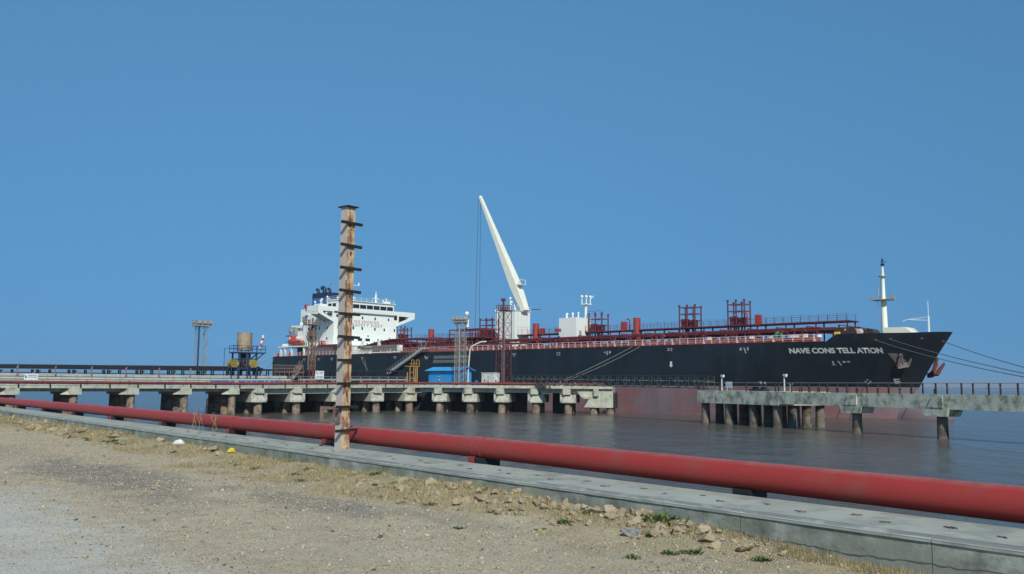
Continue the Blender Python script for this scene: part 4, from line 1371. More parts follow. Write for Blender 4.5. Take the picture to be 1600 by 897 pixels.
# pyramid capped pile heads nearer the platform
def pile_head(par, x, y0, zt, w=1.45, depth=2.6, zb=1.95, zm=3.45):
    mb = MB()
    mb.box(x - .85, x + .55, y0 - .15, y0 + 4, zm, zt - .56)                   # bracket under the slab
    mb.prism([(x - .85, y0 - .15, zt - .56), (x - .85, y0 - .15, zm + .1), (x - 1.7, y0 + 1.2, zm + .1), (x - 1.7, y0 + 1.2, zt - .56)], (.02, 1.6, 0))
    mb.build('beam_bracket', 'concrete', par)
    mb = MB()
    mb.box(x - w, x + w, y0 + .45, y0 + 8.6, zb, zm)
    mb.prism([(x - w, y0 + .45, zb), (x + w, y0 + .45, zb), (x + .95, y0 - .25, zb), (x - .95, y0 - .25, zb)], (0, 0, .25))
    # faceted lit nose
    mb.add([(x - .95, y0 - .25, zb + .25), (x + .95, y0 - .25, zb + .25), (x + .35, y0 + .42, zm), (x - .35, y0 + .42, zm), (x - w, y0 + .44, zb + .25), (x + w, y0 + .44, zb + .25)],
           [(0, 1, 2, 3), (0, 3, 4), (1, 5, 2), (4, 3, 2, 5), (0, 4, 5, 1)])
    mb.build('pile_cap', 'concrete', par)
    for y in (y0 + .9, y0 + 4.4, y0 + 7.8) + ((12.2, 16.2, 20) if par.name.startswith('jetty') else ()):
        o = link('pile', pile_me2, par)
        o.location = (x, y, 0)
for x in (37.6, 44.8, 53.0, 61.4, 69.0):
    pile_head(tr, x, 0.0, zT(x))
for x in (41.0, 48.8, 57.2, 65.4):
    for y in (12.2, 16.2, 20):
        o = link('pile', pile_me2, tr)
        o.location = (x, y, 0)
    MB().box(x - .9, x + .9, 11, 20.8, 2.0, 3.4).build('pile_cap', 'concrete', tr)
MB().box(37.2, 71.8, 9.3, 9.6, -.6, 3.6).build('shade_backing', 'black', tr)  # black sheet added behind the piles to give the deep under-deck shade
# steel brackets on the fascia
for x in np.arange(-12, 70, 4.15):
    MB().box(x, x + .16, -.2, -.06, zT(x) - .42, zT(x) + .12).build('pipe_bracket', 'black', tr)
# handrail
hr = MB()
for h in (.75, 1.45):
    hr.tube([(x, .75, zT(x) + h) for x in np.arange(-20, 73, 3)], .035, 5)
hrail = hr.build('handrail', 'galv', tr)
for x in np.arange(-14, 71, 2.05):
    MB().beam((x, .75, zT(x)), (x, .75, zT(x) + 1.47), .09).build('rail_post', 'galv', hrail)

def trestle_pipe(name, label, y, dz, r, x0, x1, mat, step=3.0, flange=None, zadd=None):
    p = [(x, y, zT(x) + dz) for x in np.arange(x0, x1 + .1, step)]
    root = thing(name, label, 'pipeline', TF(0), TF.ang)
    MB().tube(p, r, 12).build('pipe', mat, root, True)
    k = 0
    for x in np.arange(x0 + 1, x1, 6.1):
        if dz - r > .12:
            MB().box(x - .1, x + .1, y - r - .05, y + r + .05, zT(x), zT(x) + dz - r).build('pipe_support', 'galv', root)
        if flange:
            MB().tube([(x + 2, y, zT(x + 2) + dz), (x + 2.12, y, zT(x + 2.12) + dz)], r * 1.3, 12).build('flange', mat, root, True)
    return root
trestle_pipe('red_jetty_pipe', 'thin red pipe along the front edge of the concrete trestle and platform', .05, .30, .235, -36, 72, 'redpipe', flange=True)
trestle_pipe('pale_pipe', 'upper pale grey pipe on the trestle just under the black conveyor', 5.2, 1.32, .29, -36, 45, 'palepipe', flange=True)
trestle_pipe('pale_pipe', 'middle pale grey pipe of the trestle between two dark gaps', 3.6, .86, .2, -36, 46, 'palepipe')
trestle_pipe('pale_pipe', 'lowest pale grey pipe of the trestle right above the red pipe', 2.2, .42, .24, -36, 43, 'palepipe', flange=True)
trestle_pipe('pale_pipe', 'short pale pipe run beyond the pillar in front of the dark hull', 4.2, .95, .13, 47, 71, 'shipgrey', flange=True)
# black conveyor gallery
cv = thing('black_conveyor', 'long black pipe gallery on legs along the top of the trestle', 'conveyor', TF(0), TF.ang)
def zc(x):
    return 7.12 + .010 * max(0, x)
MB().prism([(-36, 7.2, zc(-36) - .28), (41.5, 7.2, zc(41.5) - .28), (41.5, 7.2, zc(41.5) + .3), (-36, 7.2, zc(-36) + .3)], (0, .9, 0)).build('gallery_beam', 'black', cv)
MB().prism([(41.6, 7.3, 7.35), (73, 7.3, 7.6), (73, 7.3, 7.9), (41.6, 7.3, 7.65)], (0, .8, 0)).build('gallery_beam', 'black', cv)
MB().tube([(-36, 7.6, zc(0) + .42), (0, 7.6, zc(0) + .42), (41, 7.6, zc(41) + .42)], .14, 8).build('top_pipe', 'black', cv, True)
MB().beam((-36, 7.1, 6.42), (42, 7.1, 6.55), .14, .14).build('lower_chord', 'black', cv)
k = 0
for x in np.arange(-34.6, 72, 5.15):
    for dx in (0, 2.75, 3.45):
        xx = x + dx
        MB().beam((xx, 7.3, zT(xx)), (xx, 7.3, zc(xx) - .2), .17).beam((xx, 8.1, zT(xx)), (xx, 8.1, zc(xx) - .2), .17).build('gallery_leg', 'black', cv)
    MB().beam((x + 2.4, 7.3, zc(x) - .3), (x + 2.75, 7.3, 6.6), .14).beam((x + 3.8, 7.3, zc(x) - .3), (x + 3.45, 7.3, 6.6), .14).build('knee_brace', 'black', cv)
# slim reddish hydrant posts
for i, x in enumerate(np.arange(1.3, 31, 5.15)):
    t_ = thing('hydrant_post', 'slim rusty post rising in front of the black conveyor on the trestle', 'post', TF(x, 4.4, zT(x)), TF.ang, 'rusty posts along the trestle')
    MB().tube([(0, 0, 0), (0, 0, 2.6)], .07, 6).tube([(0, 0, 2.2), (.12, 0, 2.55), (.16, 0, 2.75)], .11, 6).build('post', 'rusty', t_)

def sign(loc, rz, w, h, label, zpost):
    t_ = thing('warning_sign', label, 'sign', loc, rz)
    MB().box(-w / 2, w / 2, -.03, .0, 0, h).build('sign_board', 'signw', t_)
    for sg in (-1, 1):
        MB().beam((sg * w * .4, .05, -zpost), (sg * w * .4, .05, h), .07).build('sign_post', 'galv', t_)
    return t_
def scrawl(t_, rows):
    mb = MB()
    for (x0, x1, z0, z1) in rows:
        x = x0
        while x < x1:
            w = random.uniform(.05, .14)
            mb.box(x, min(x + w, x1), -.04, -.031, z0 + random.uniform(0, .02), z1)
            x += w + .03
    mb.build('worn_print', 'signt', t_)
p = TF(2.2, .3, zT(2) + .62)
sg1 = sign(p, TF.ang, 1.8, .82, 'white notice board at the far left of the trestle rail', .6)
scrawl(sg1, [(-.78, -.55, .3, .55), (-.72, -.62, .2, .3), (-.4, .75, .52, .64), (-.4, .78, .33, .41), (-.9, -.7, .55, .62)])
p = TF(48.9, .3, zT(49) + 1.1)
sg2 = sign(p, TF.ang, 1.75, 1.38, 'white printed notice board standing left of the rusty pillar', 1.1)
scrawl(sg2, [(-.72, -.52, 1.0, 1.24), (-.55, -.35, .75, .95), (-.1, .7, 1.04, 1.16), (-.15, .72, .82, .92), (-.8, .7, .42, .46), (-.7, .75, .2, .36), (.4, .7, .28, .38)])
# row of blue drums
bmesh_drum = MB().cyl(0, 0, 0, .86, .29, 14).cyl(0, 0, .28, .31, .305, 14).cyl(0, 0, .57, .6, .305, 14).mesh('blue_drum', 'bbarrel', True)
x = 29.6
while x < 42.5:
    if not (33.6 < x < 34.3):
        o = link('blue_drum', bmesh_drum)
        o.location = TF(x, 1.5, zT(x))
        tag(o, 'blue drum in the low row standing behind the trestle handrail', 'drum', 'blue drums lined up on the trestle')
    x += random.uniform(.62, .95)

# lattice masts --------------------------------------------------------------
def lattice(root, w, zb, zt, nlev, mat, leg_r=.07, br=.045, rot=0.0, wt=None, xb=False):
    wt = wt or w
    def P(i, z):
        t = (z - zb) / (zt - zb)
        ww = w + (wt - w) * t
        a = rot + pi / 4 + i * pi / 2
        return Vector((ww / sqrt(2) * cos(a), ww / sqrt(2) * sin(a), z))
    for i in range(4):
        MB().beam(P(i, zb), P(i, zt), leg_r * 2).build('leg', mat, root)
    mb = MB()
    for j in range(nlev):
        z0, z1 = zb + (zt - zb) * j / nlev, zb + (zt - zb) * (j + 1) / nlev
        for i in range(4):
            a, b_ = i, (i + 1) % 4
            mb.beam(P(a, z1), P(b_, z1), br * 2)
            mb.beam(P(a, z0), P(b_, z1), br * 1.7)
            if xb or j % 2:
                mb.beam(P(b_, z0), P(a, z1), br * 1.7)
    mb.build('bracing', mat, root)
def platform(root, w, z, mat, rail=1.0, floor=.12, lamps=0, lampmat='shipgrey'):
    MB().box(-w / 2, w / 2, -w / 2, w / 2, z, z + floor).build('platform_floor', mat, root)
    mb = MB()
    h = w / 2 - .03
    for zz in (z + rail * .5, z + rail):
        for a, b_ in (((-h, -h), (h, -h)), ((h, -h), (h, h)), ((h, h), (-h, h)), ((-h, h), (-h, -h))):
            mb.beam((*a, zz), (*b_, zz), .07)
    n_ = 4
    for i in range(n_):
        for a, b_ in (((-h, -h), (h, -h)), ((h, -h), (h, h)), ((h, h), (-h, h)), ((-h, h), (-h, -h))):
            x, y = a[0] + (b_[0] - a[0]) * i / n_, a[1] + (b_[1] - a[1]) * i / n_
            mb.beam((x, y, z), (x, y, z + rail), .07)
    mb.build('platform_rail', mat, root)
    for k in range(lamps):
        x = -w * .38 + w * .76 * k / max(1, lamps - 1)
        MB().box(x - .28, x + .28, -h - .2, -h + .15, z + rail * .45, z + rail * .45 + .5).box(x - .05, x + .05, -h, -h + .1, z, z + .5).build('floodlight', lampmat, root)
lt = thing('floodlight_tower', 'thin grey lattice floodlight tower at the left against the sky', 'tower', TF(30.6, 8.8, zT(30)), TF.ang)
lattice(lt, 1.55, 0, 10.0, 8, 'galv', .045, .02)
MB().beam((-.78, -.78, 0), (-.78, -.78, 10), .2).build('cable_duct', 'bluesteel', lt)
platform(lt, 2.5, 10.0, 'galv', 1.0, .14, 3)
MB().box(-1.2, 1.25, -1.1, 1.2, 10.15, 10.75).build('light_housing', 'galv', lt)
# hopper tank on dark blue frame
tk = thing('storage_tank', 'rusty cylindrical tank on a dark blue steel frame left of the ship', 'tank', TF(37.3, 6.2, 5.0), TF.ang)
MB().tube([(0, 0, 5.75), (0, 0, 7.2), (0, 0, 8.85)], 1.27, 28).build('tank_shell', 'tank', tk, True)
for z in (5.8, 7.25, 8.8):
    MB().tube([(0, 0, z), (0, 0, z + .09)], 1.31, 28).build('tank_hoop', 'tank', tk, True)
MB().box(-2.0, 3.3, -1.6, 1.6, 5.3, 5.5).build('frame_floor', 'bluesteel', tk)
mb = MB()
for x in (-1.5, .1, 1.7):
    for y in (-1.3, 1.3):
        mb.beam((x, y, 0), (x, y, 5.3), .24)
for z in (2.6, 4.3):
    for y in (-1.3, 1.3):
        mb.beam((-1.5, y, z), (1.7, y, z), .18)
for y in (-1.3, 1.3):
    mb.beam((1.7, y, 4.2), (3.0, y, 5.3), .16).beam((.1, y, 2.6), (1.7, y, 4.3), .14).beam((.1, y, 2.6), (-1.5, y, 4.3), .14)
mb.build('frame_leg', 'bluesteel', tk)
mb = MB()
for y in (-1.55, 1.55):
    for z in (6.1, 6.6):
        mb.beam((-2, y, z), (3.25, y, z), .07)
    for x in (-2, -1.2, 1.5, 2.3, 3.25):
        mb.beam((x, y, 5.5), (x, y, 6.65), .08)
for x in (-1.98, 3.25):
    for z in (6.1, 6.6):
        mb.beam((x, -1.55, z), (x, 1.55, z), .07)
mb.build('platform_rail', 'bluesteel', tk)
MB().cyl(0, 0, 3.6, 5.3, .45, 12).box(-.7, .7, -.6, .6, 2.7, 3.6).build('hopper_outlet', 'darkbrown', tk, True)
for i, (x, lab) in enumerate(((-2.6, 'yellow hose drum at the left leg of the tank frame'), (.9, 'yellow hose drum under the middle of the tank frame'))):
    t_ = thing('hose_drum', lab, 'hose drum', TF(37.3 + x, 4.9, 7.75), TF.ang)
    MB().tube([(0, -.6, .7), (0, .6, .7)], .55, 16).build('drum', 'yellow', t_, True)
    for y in (-.65, .6):
        MB().tube([(0, y, .7), (0, y + .06, .7)], .78, 18).build('drum_flange', 'yellow', t_, True)
    MB().beam((-.6, -.7, -2.7), (-.6, -.7, .1), .14).beam((.6, -.7, -2.7), (.6, -.7, .1), .14).beam((-.6, .7, -2.7), (-.6, .7, .1), .14).beam((.6, .7, -2.7), (.6, .7, .1), .14).box(-.7, .7, -.75, .75, .0, .1).build('stand', 'bluesteel', t_)
ws = thing('windsock', 'red and white windsock hanging on a pole above the tank platform', 'windsock', TF(40.6, 6.0, 10.4), TF.ang)
MB().cyl(0, 0, 0, 3.3, .04, 6).build('pole', 'galv', ws)
for k in range(5):
    a, b_ = Vector((0.02 + .0, 0, 3.2)), Vector((-.42, 0, .75))
    c0, c1 = a.lerp(b_, k / 5), a.lerp(b_, (k + 1) / 5)
    off = Vector((.12 * sin(k * 1.2), 0, 0))
    off1 = Vector((.12 * sin(k * 1.2 + 1.2), 0, 0))
    MB().tube([c0 + off, c1 + off1], [.23 - .02 * k, .21 - .02 * k], 10).build('stripe', 'sockred' if k % 2 else 'sockwhite', ws, True)
pf = thing('pipe_gantry', 'thin dark inverted L pipe frame left of the rusty tank', 'pipe frame', TF(33.6, 6.0, 5), TF.ang)
MB().tube([(0, 0, 0), (0, 0, 6.1), (3.6, 0, 6.1)], .055, 6).tube([(3.0, 0, 6.1), (3.0, 0, 2.6)], .03, 5).build('pipe', 'bluesteel', pf)
# stairs with landing
stt = thing('steel_stair', 'brown steel staircase with landing rails in front of the ship stern', 'stairs', TF(43.8, 5.2, 4.9), TF.ang)
mb = MB()
for y in (0, .9):
    mb.beam((1.9, y, .1), (4.3, y, 3.4), .09, .28)
mb.build('stringer', 'rusty', stt)
for i in range(12):
    t_ = (i + .5) / 12
    MB().box(1.9 + 2.4 * t_ - .13, 1.9 + 2.4 * t_ + .13, .02, .88, .1 + 3.3 * t_ - .02, .1 + 3.3 * t_ + .03).build('tread', 'rusty', stt)
mb = MB()
for y in (0, .9):
    for h in (.5, 1.0):
        mb.beam((1.9, y, .1 + h), (4.3, y, 3.4 + h), .06)
    for i in range(5):
        x, z = 1.9 + 2.4 * i / 4, .1 + 3.3 * i / 4
        mb.beam((x, y, z), (x, y, z + 1), .05)
    for z in (3.3, 3.9, 4.5):
        mb.beam((-1.0, y, z - 1.0), (4.6, y, z - 1.0), .07)
    for x in np.arange(-1, 4.7, .93):
        mb.beam((x, y, 0), (x, y, 3.5), .06)
mb.build('railing', 'rusty', stt)
MB().box(-1.0, 4.6, -.1, 1.0, 2.2, 2.32).build('landing', 'rusty', stt)
# brown floodlight mast beside the stern
bmst = thing('rusty_light_mast', 'rusty brown lattice mast with round platforms beside the ship stern', 'mast', TF(51.6, 8.0, 5.0), TF.ang)
lattice(bmst, .95, 0, 11.2, 13, 'rusty', .07, .04, rot=.5)
for z, w in ((8.9, 1.4), (11.0, 2.6)):
    platform(bmst, w, z, 'rusty', .95, .14)
MB().beam((0, 0, 0), (0, 0, 12.4), .22).build('centre_pole', 'rusty', bmst)
mb = MB()
for x, y in ((-1, -1), (1, -1), (-1, 1), (1, 1)):
    mb.beam((x * .9, y * .9, 0), (x * .9, y * .9, 2.6), .16)
for z in (.5, 2.5):
    mb.beam((-.9, -.9, z), (.9, -.9, z), .14).beam((-.9, .9, z), (.9, .9, z), .14).beam((-.9, -.9, z), (-.9, .9, z), .14).beam((.9, -.9, z), (.9, .9, z), .14)
mb.beam((-.15, -.8, 0), (-.15, -.8, 4.5), .3)
mb.build('red_base', 'reddish', bmst)
for sg in (-1, 1):
    MB().tube([(sg * 1.3, 0, 5.3), (sg * 1.3, 0, 11)], .03, 5).beam((sg * 1.3, 0, 9), (sg * .3, 0, 6.8), .07).build('stay', 'rusty', bmst)
# orange safety cage
cg = thing('yellow_ladder_cage', 'yellow and orange access ladder with safety hoops near the blue shed', 'ladder', TF(69.6, 2.3, 5.05), TF.ang)
MB().box(-.3, 2.2, -.8, .9, 3.55, 3.65).build('landing', 'yelrail', cg)
for x in (0, .9, 1.35, 1.75):
    MB().beam((x, -.6, 0), (x, -.6, 3.6), .11).build('upright', 'yelrail', cg)
mb = MB()
for i in range(11):
    mb.beam((1.35, -.6, .3 + i * .3), (1.75, -.6, .3 + i * .3), .05)
for z in (1.2, 2.4):
    mb.beam((0, -.6, z), (.9, -.6, z), .08)
mb.build('rungs', 'yelrail', cg)
for x0, x1 in ((.25, .85), (1.4, 2.1)):
    MB().tube([(x0, -.7, 3.6), (x0, -.7, 4.7), (x0 + .08, -.7, 4.85), (x1 - .08, -.7, 4.85), (x1, -.7, 4.7), (x1, -.7, 3.6)], .05, 6).build('hoop', 'yelrail', cg)
mb = MB().beam((-.3, -.75, 4.1), (2.2, -.75, 4.1), .06).beam((-.9, -.6, 3.6), (0, -.6, 3.6), .09).beam((-.6, -.6, 0), (-.6, -.6, 2.4), .14)
mb.build('rail', 'yelrail', cg)
# ------------------------------------------------------------------ loading platform
plat = thing('loading_platform', 'concrete loading platform on thick piles in front of the tanker', 'jetty', PF(0), PF.ang)
ZP = 5.08
for a, b_ in ((0, 7), (7, 13), (13, 19), (19, 25), (25, 31), (31, 36.6)):
    MB().box(a, b_ - .02, 0, 8.0, ZP - .52, ZP).build('deck_slab', 'concrete', plat)
    for y in (1.1, 4.2, 7.0):
        MB().box(a, b_ - .02, y, y + .5, ZP - 1.35, ZP - .52).build('deck_girder', 'concrete', plat)
for x in (3.9, 9.75, 15.85, 22.3, 28.3):
    pile_head(plat, x, 0.05, ZP)
# sloped gusset and tall end block
MB().prism([(29.6, .6, ZP - .54), (34, .6, ZP - .54), (32.6, .6, 2.75), (31.0, .6, 2.75)], (0, 1.2, 0)).prism([(31.0, .55, 2.75), (32.6, .55, 2.75), (32.6, .1, 2.75), (31.2, .1, 2.75)], (0, 0, .35)).build('gusset_wall', 'concrete', plat)
MB().box(33.1, 34.0, -.12, 6, 3.25, ZP - .54).build('beam_bracket', 'concrete', plat)
MB().prism([(32.0, .5, 1.15), (36.6, .5, 1.15), (36.6, .5, 4.54), (34.0, .5, 4.54), (34, .5, 3.2), (33.1, .5, 3.2), (32.6, .5, 3.5)], (0, 7, 0)).build('end_block', 'concrete', plat)
MB().prism([(31.3, .2, 1.2), (32.6, .2, 1.2), (32.6, .2, 3.4)], (0, .8, 0)).build('end_haunch', 'concrete', plat)
MB().box(36.62, 37.1, 1.0, 6.0, 1.0, 3.9).build('rubber_fender', 'black', plat)
for x in (33, 36):
    for y in (1.5, 6):
        o = link('pile', pile_me2, plat)
        o.location = (x, y, -.6)
MB().box(-9, 19.5, 8.1, 8.5, -.5, 4.2).build('shade_backing', 'black', plat)  # black backing added for the darkness under the platform
MB().box(24.5, 28.6, 8.1, 8.5, -.5, 4.2).build('shade_backing', 'black', plat)  # second piece of the added black backing, right of the gap
rp = thing('red_platform_pipe', 'red pipe along the front edge of the loading platform', 'pipeline', PF(0), PF.ang)
MB().tube([(0, .12, ZP + .3), (16, .12, ZP + .32), (34.9, .12, ZP + .3)], .23, 12).build('pipe', 'redpipe', rp, True)
MB().tube([(0, .75, ZP + .22), (34, .75, ZP + .22)], .15, 10).build('pipe', 'reddish', rp, True)
for x in np.arange(1, 35, 3.1):
    MB().box(x, x + .2, -.12, .3, ZP + .005, ZP + .1).build('pipe_support', 'black', rp)
MB().box(34.9, 35.05, -.22, .46, ZP + .02, ZP + .62).build('blind_flange', 'redpipe', rp)
# blue shed, aligned with the ship
sh = thing('blue_shed', 'bright blue shed with sheet roof on the loading platform', 'shed', (*PF(7.35, 2.0)[:2], ZP), SF.ang)
# local x towards the bow, y away; corner nearest the viewer at origin
MB().box(-8.8, 0, 0, 3.2, 0, 2.75).build('shed_wall', 'shed', sh)
MB().prism([(-9.4, -.55, 2.70), (-9.4, 1.6, 3.42), (-9.4, 3.7, 2.70), (-9.4, 3.7, 2.78), (-9.4, 1.6, 3.5), (-9.4, -.55, 2.78)], (10.2, 0, 0)).build('shed_roof', 'shedroof', sh)
MB().prism([(0.0, .02, 2.72), (0.0, 3.18, 2.72), (0, 1.6, 3.38)], (-.05, 0, 0)).build('gable', 'shed', sh)
MB().box(-6.0, -5.45, -.03, .0, 1.0, 1.5).build('shed_window', 'dark', sh)
MB().box(-6.05, -5.4, -.045, -.03, 1.5, 1.56).box(-5.8, -5.5, -.05, -.03, .95, 1.2).build('shed_window_frame', 'white', sh)
MB().box(0.0, .03, 1.0, 1.9, .02, 2.0).build('shed_door', 'dark', sh)
MB().box(-5.0, -4.6, -.12, 0, 2.2, 2.4).build('wall_lamp', 'dark', sh)
mb = MB()
for x in np.arange(-8.4, -.1, .8):
    mb.box(x, x + .03, -.012, .0, .05, 2.7)
mb.build('cladding_seam', 'shed', sh)
# grey floodlight tower in front of it
gt = thing('floodlight_tower', 'tall grey lattice floodlight tower in front of the blue shed', 'tower', (*PF(7.75, 1.0)[:2], ZP), PF.ang)
lattice(gt, 1.75, 0, 11.8, 11, 'galv', .05, .022, xb=True)
platform(gt, 2.9, 11.8, 'galv', 1.15, .16, 4)
MB().box(-1.1, 1.1, -.9, .9, 12.0, 12.6).build('light_housing', 'galv', gt)
MB().cyl(1.15, 0, 11.9, 13.4, .16, 8).ball((1.15, 0, 13.55), .42, 10, 7).box(1.0, 1.6, -.3, .3, 11.0, 12.4).build('radar_dome', 'white', gt, True)
MB().beam((0, -.9, 0), (0, -.9, 11.8), .16, .2).build('ladder', 'galv', gt)
cpole = thing('bent_pole', 'pale curved pipe pole leaning right beside the grey tower', 'pole', (*PF(8.9, 3.5)[:2], ZP), PF.ang)
MB().tube([(-.2, 0, 0), (-.15, 0, 3.2), (.15, 0, 6.9), (.45, 0, 7.4), (1.4, 0, 7.9), (2.2, 0, 8.25), (3.4, 0, 8.35)], .13, 10).build('pole', 'cab', cpole, True)
# white cabinet
cb = thing('white_cabinet', 'white equipment cabinet standing between the tower and red gantry', 'cabinet', (*PF(14.0, 2.6)[:2], ZP), SF.ang)
MB().box(-3.4, 0, 0, 1.5, .15, 2.35).box(-3.5, .1, -.08, 1.6, 2.35, 2.43).build('cabinet_body', 'cab', cb)
MB().box(-3.3, -.1, .1, 1.4, 0, .15).build('plinth', 'darkbrown', cb)
for x in (-3.1, -2.0, -.95):
    MB().box(x, x + .95, -.025, 0, .3, 2.2).build('cabinet_door', 'cab', cb)
MB().box(-3.0, -2.8, -.035, -.02, 1.7, 1.85).box(-1.7, -1.2, -.035, -.02, 1.5, 1.6).box(-1.5, -1.3, -.035, -.02, 1.1, 1.2).build('marking', 'signt', cb)
bb_ = link('blue_drum', bmesh_drum)
bb_.location = (*PF(10.75, 1.6)[:2], ZP)
bb_.scale = (1.15, 1.15, 1.05)
tag(bb_, 'single blue drum left of the white cabinet on the platform', 'drum')
# red gantry tower
rg = thing('red_lattice_tower', 'tall dark red lattice tower standing before the white crane housing', 'tower', (*PF(15.6, 3.6)[:2], ZP), PF.ang + pi / 4 + .12)
lattice(rg, 2.05, 0, 14.3, 6, 'reddish', .055, .024, xb=True)
platform(rg, 2.1, 14.3, 'reddish', 1.0, .14)
MB().beam((-1.0, -1.0, 0), (-1.0, -1.0, 16.0), .26).build('mast_tube', 'reddish', rg)
MB().box(-1.4, -.7, -1.3, -.7, 16.0, 16.5).build('lamp_head', 'reddish', rg)
mb = MB()
for z in np.arange(.4, 14, .45):
    mb.beam((-1.25, -.78, z), (-.78, -1.25, z), .05)
mb.build('ladder_rungs', 'cab', rg)
# valves and gear along the platform
gear = [(12.6, 1.6, .8, .9, 'reddish', 'low red valve box beside the white cabinet'), (16.6, 1.5, 1.4, 1.1, 'reddish', 'low red pump set at the foot of the red lattice tower'), (14.8, 1.3, .7, .8, 'reddish', 'small red hose box between the cabinet and red tower'),
        (26.9, 2.6, .55, .5, 'cab', 'small white valve wheel box right of the red tower'), (29.6, 2.2, .4, .45, 'cab', 'small white post cap near the platform end')]
for x, y, w, h, mt, lab in gear:
    t_ = thing('valve_box', lab, 'valve', (*PF(x, y)[:2], ZP), PF.ang)
    MB().box(-w / 2, w / 2, -.3, .3, 0, h * .6).build('body', mt, t_)
    MB().tube([(-w * .3, 0, h * .6), (-w * .3, 0, h)], .06, 6).tube([(-w * .3, -.05, h), (-w * .3, .05, h)], .18, 10).tube([(w * .25, 0, h * .5), (w * .25, 0, h * .9), (w * .6, 0, h * .9), (w * .6, 0, 0)], .07, 6).build('valve_wheel', mt, t_, True)
for x in (19.5, 24.0, 30.8, 33.0):
    t_ = thing('mooring_bollard', 'small dark red bollard on the right part of the platform', 'bollard', (*PF(x, 4.6)[:2], ZP), 0, 'bollards on the loading platform')
    MB().tube([(0, 0, 0), (0, 0, .45), (0, 0, .55), (0, 0, .7)], [.22, .2, .34, .3], 12).build('post', 'reddish', t_, True)

# truss catwalk to the dolphin
A_, B_ = Vector(PF(17.4, 6.2, 5.35)), Vector(DF(0.9, 1.1, 4.92))
cw = thing('truss_footbridge', 'long dark truss footbridge from the platform to the mooring dolphin', 'footbridge', (0, 0, 0))
d_ = (B_ - A_)
nn = Vector((-d_.y, d_.x, 0)).normalized() * .6
for sg in (-1, 1):
    mb = MB()
    hz = 1.75
    mb.beam(A_ + nn * sg, B_ + nn * sg, .14).beam(A_ + nn * sg + Vector((0, 0, hz)), B_ + nn * sg + Vector((0, 0, hz)), .13)
    mb.build('chord', 'truss', cw)
    n_ = 26
    mb = MB()
    for i in range(n_ + 1):
        p = A_.lerp(B_, i / n_) + nn * sg
        mb.beam(p, p + Vector((0, 0, hz)), .08)
        if i < n_:
            q = A_.lerp(B_, (i + 1) / n_) + nn * sg
            if i % 2:
                mb.beam(p, q + Vector((0, 0, hz)), .09)
            else:
                mb.beam(p + Vector((0, 0, hz)), q, .09)
    mb.build('web_member', 'truss', cw)
    MB().tube([A_ + nn * sg * .7 + Vector((0, 0, .05)), B_ + nn * sg * .7 + Vector((0, 0, .05))], .06, 6).tube([A_ + nn * sg * .8 + Vector((0, 0, 1.0)), B_ + nn * sg * .8 + Vector((0, 0, 1.0))], .05, 6).build('handrail', 'galv', cw)
MB().beam(A_ + Vector((0, 0, -.02)), B_ + Vector((0, 0, -.02)), 1.1, .06).build('walk_grating', 'darkbrown', cw)
cp = MB()
for i in range(60):
    p = A_.lerp(B_, (i + .5) / 60) - nn * .55
    if i % 5:
        cp.beam(p + Vector((0, 0, .75)), p + Vector((0, 0, 1.15)), .22, .05)
cp.build('cable_tray_clip', 'galv', cw)

# ------------------------------------------------------------------ mooring dolphin and walkway
dol = thing('mooring_dolphin', 'weathered concrete mooring dolphin on stained round piles at the right', 'dolphin', DF(0), DF.ang)
ZD = 4.6
MB().box(-1.0, 16.0, 0, 8.6, 2.85, ZD).build('deck_block', 'concrete2', dol)
MB().box(-1.35, -1.0, .8, 7, 2.95, 4.2).build('fender_block', 'black', dol)
pile_me3 = pile_me.copy()
pile_me3.materials[0] = MAT['pilegrey']
for x in (2.6, 7.7, 12.6):
    for y in (3.2, 5.6):
        o = link('pile', pile_me3, dol)
        o.location = (x, y, -.42)
for x in (-.05, 5.2, 10.3, 14.9):
    for y in (.75, 3.2, 5.6, 7.9):
        o = link('pile', pile_me3, dol)
        o.location = (x, y, -.42)
wk = thing('concrete_walkway', 'greenish concrete walkway beam running off to the right on single piles', 'walkway', DF(0), DF.ang)
for a, b_ in ((16.05, 28.6), (28.64, 40.1), (40.14, 51.6), (51.64, 63)):
    MB().box(a, b_, .05, 1.95, 3.05, 4.56).build('beam_span', 'concrete2', wk)
for x in (28.4, 39.9, 51.4):
    MB().prism([(x - 2.0, -.06, 3.04), (x + 1.3, -.06, 3.04), (x + .95, -.06, 2.3), (x - 1.7, -.06, 2.3)], (0, 2.12, 0)).prism([(x - 1.3, -.08, 3.2), (x + .6, -.08, 3.2), (x + .6, -.08, 4.4), (x - .6, -.08, 4.4)], (0, .12, 0)).build('bent_cap', 'concrete2', wk)
    o = link('pile', pile_me3, wk)
    o.location = (x - .35, .95, -.98)
    o.scale = (.92, .92, 1)
hr = MB()
for a, b_ in ((0, 16), (16, 62)):
    for h in (.62, 1.12):
        hr.tube([(a, .2, ZD + h), (b_, .2, ZD + h)], .033, 5)
        if a:
            hr.tube([(a, 1.85, ZD + h), (b_, 1.85, ZD + h)], .03, 5)
hand = hr.build('handrail', 'galv', wk)
for x in list(np.arange(18.2, 62, 3.05)):
    for y in (.2, 1.85):
        MB().beam((x, y, 4.5), (x, y, 5.72), .13).build('rail_post', 'darkbrown', hand)
        if x < 38:
            MB().beam((x + 1.4, y + .05, 4.5), (x + 1.4, y + .05, 5.1), .1).build('short_post', 'darkbrown', hand)
for x in (-.9, .3, 4.0, 9.6, 15.3, 15.9):
    MB().beam((x, .2, ZD), (x, .2, ZD + 1.2), .14).build('rail_post', 'darkbrown', dol)
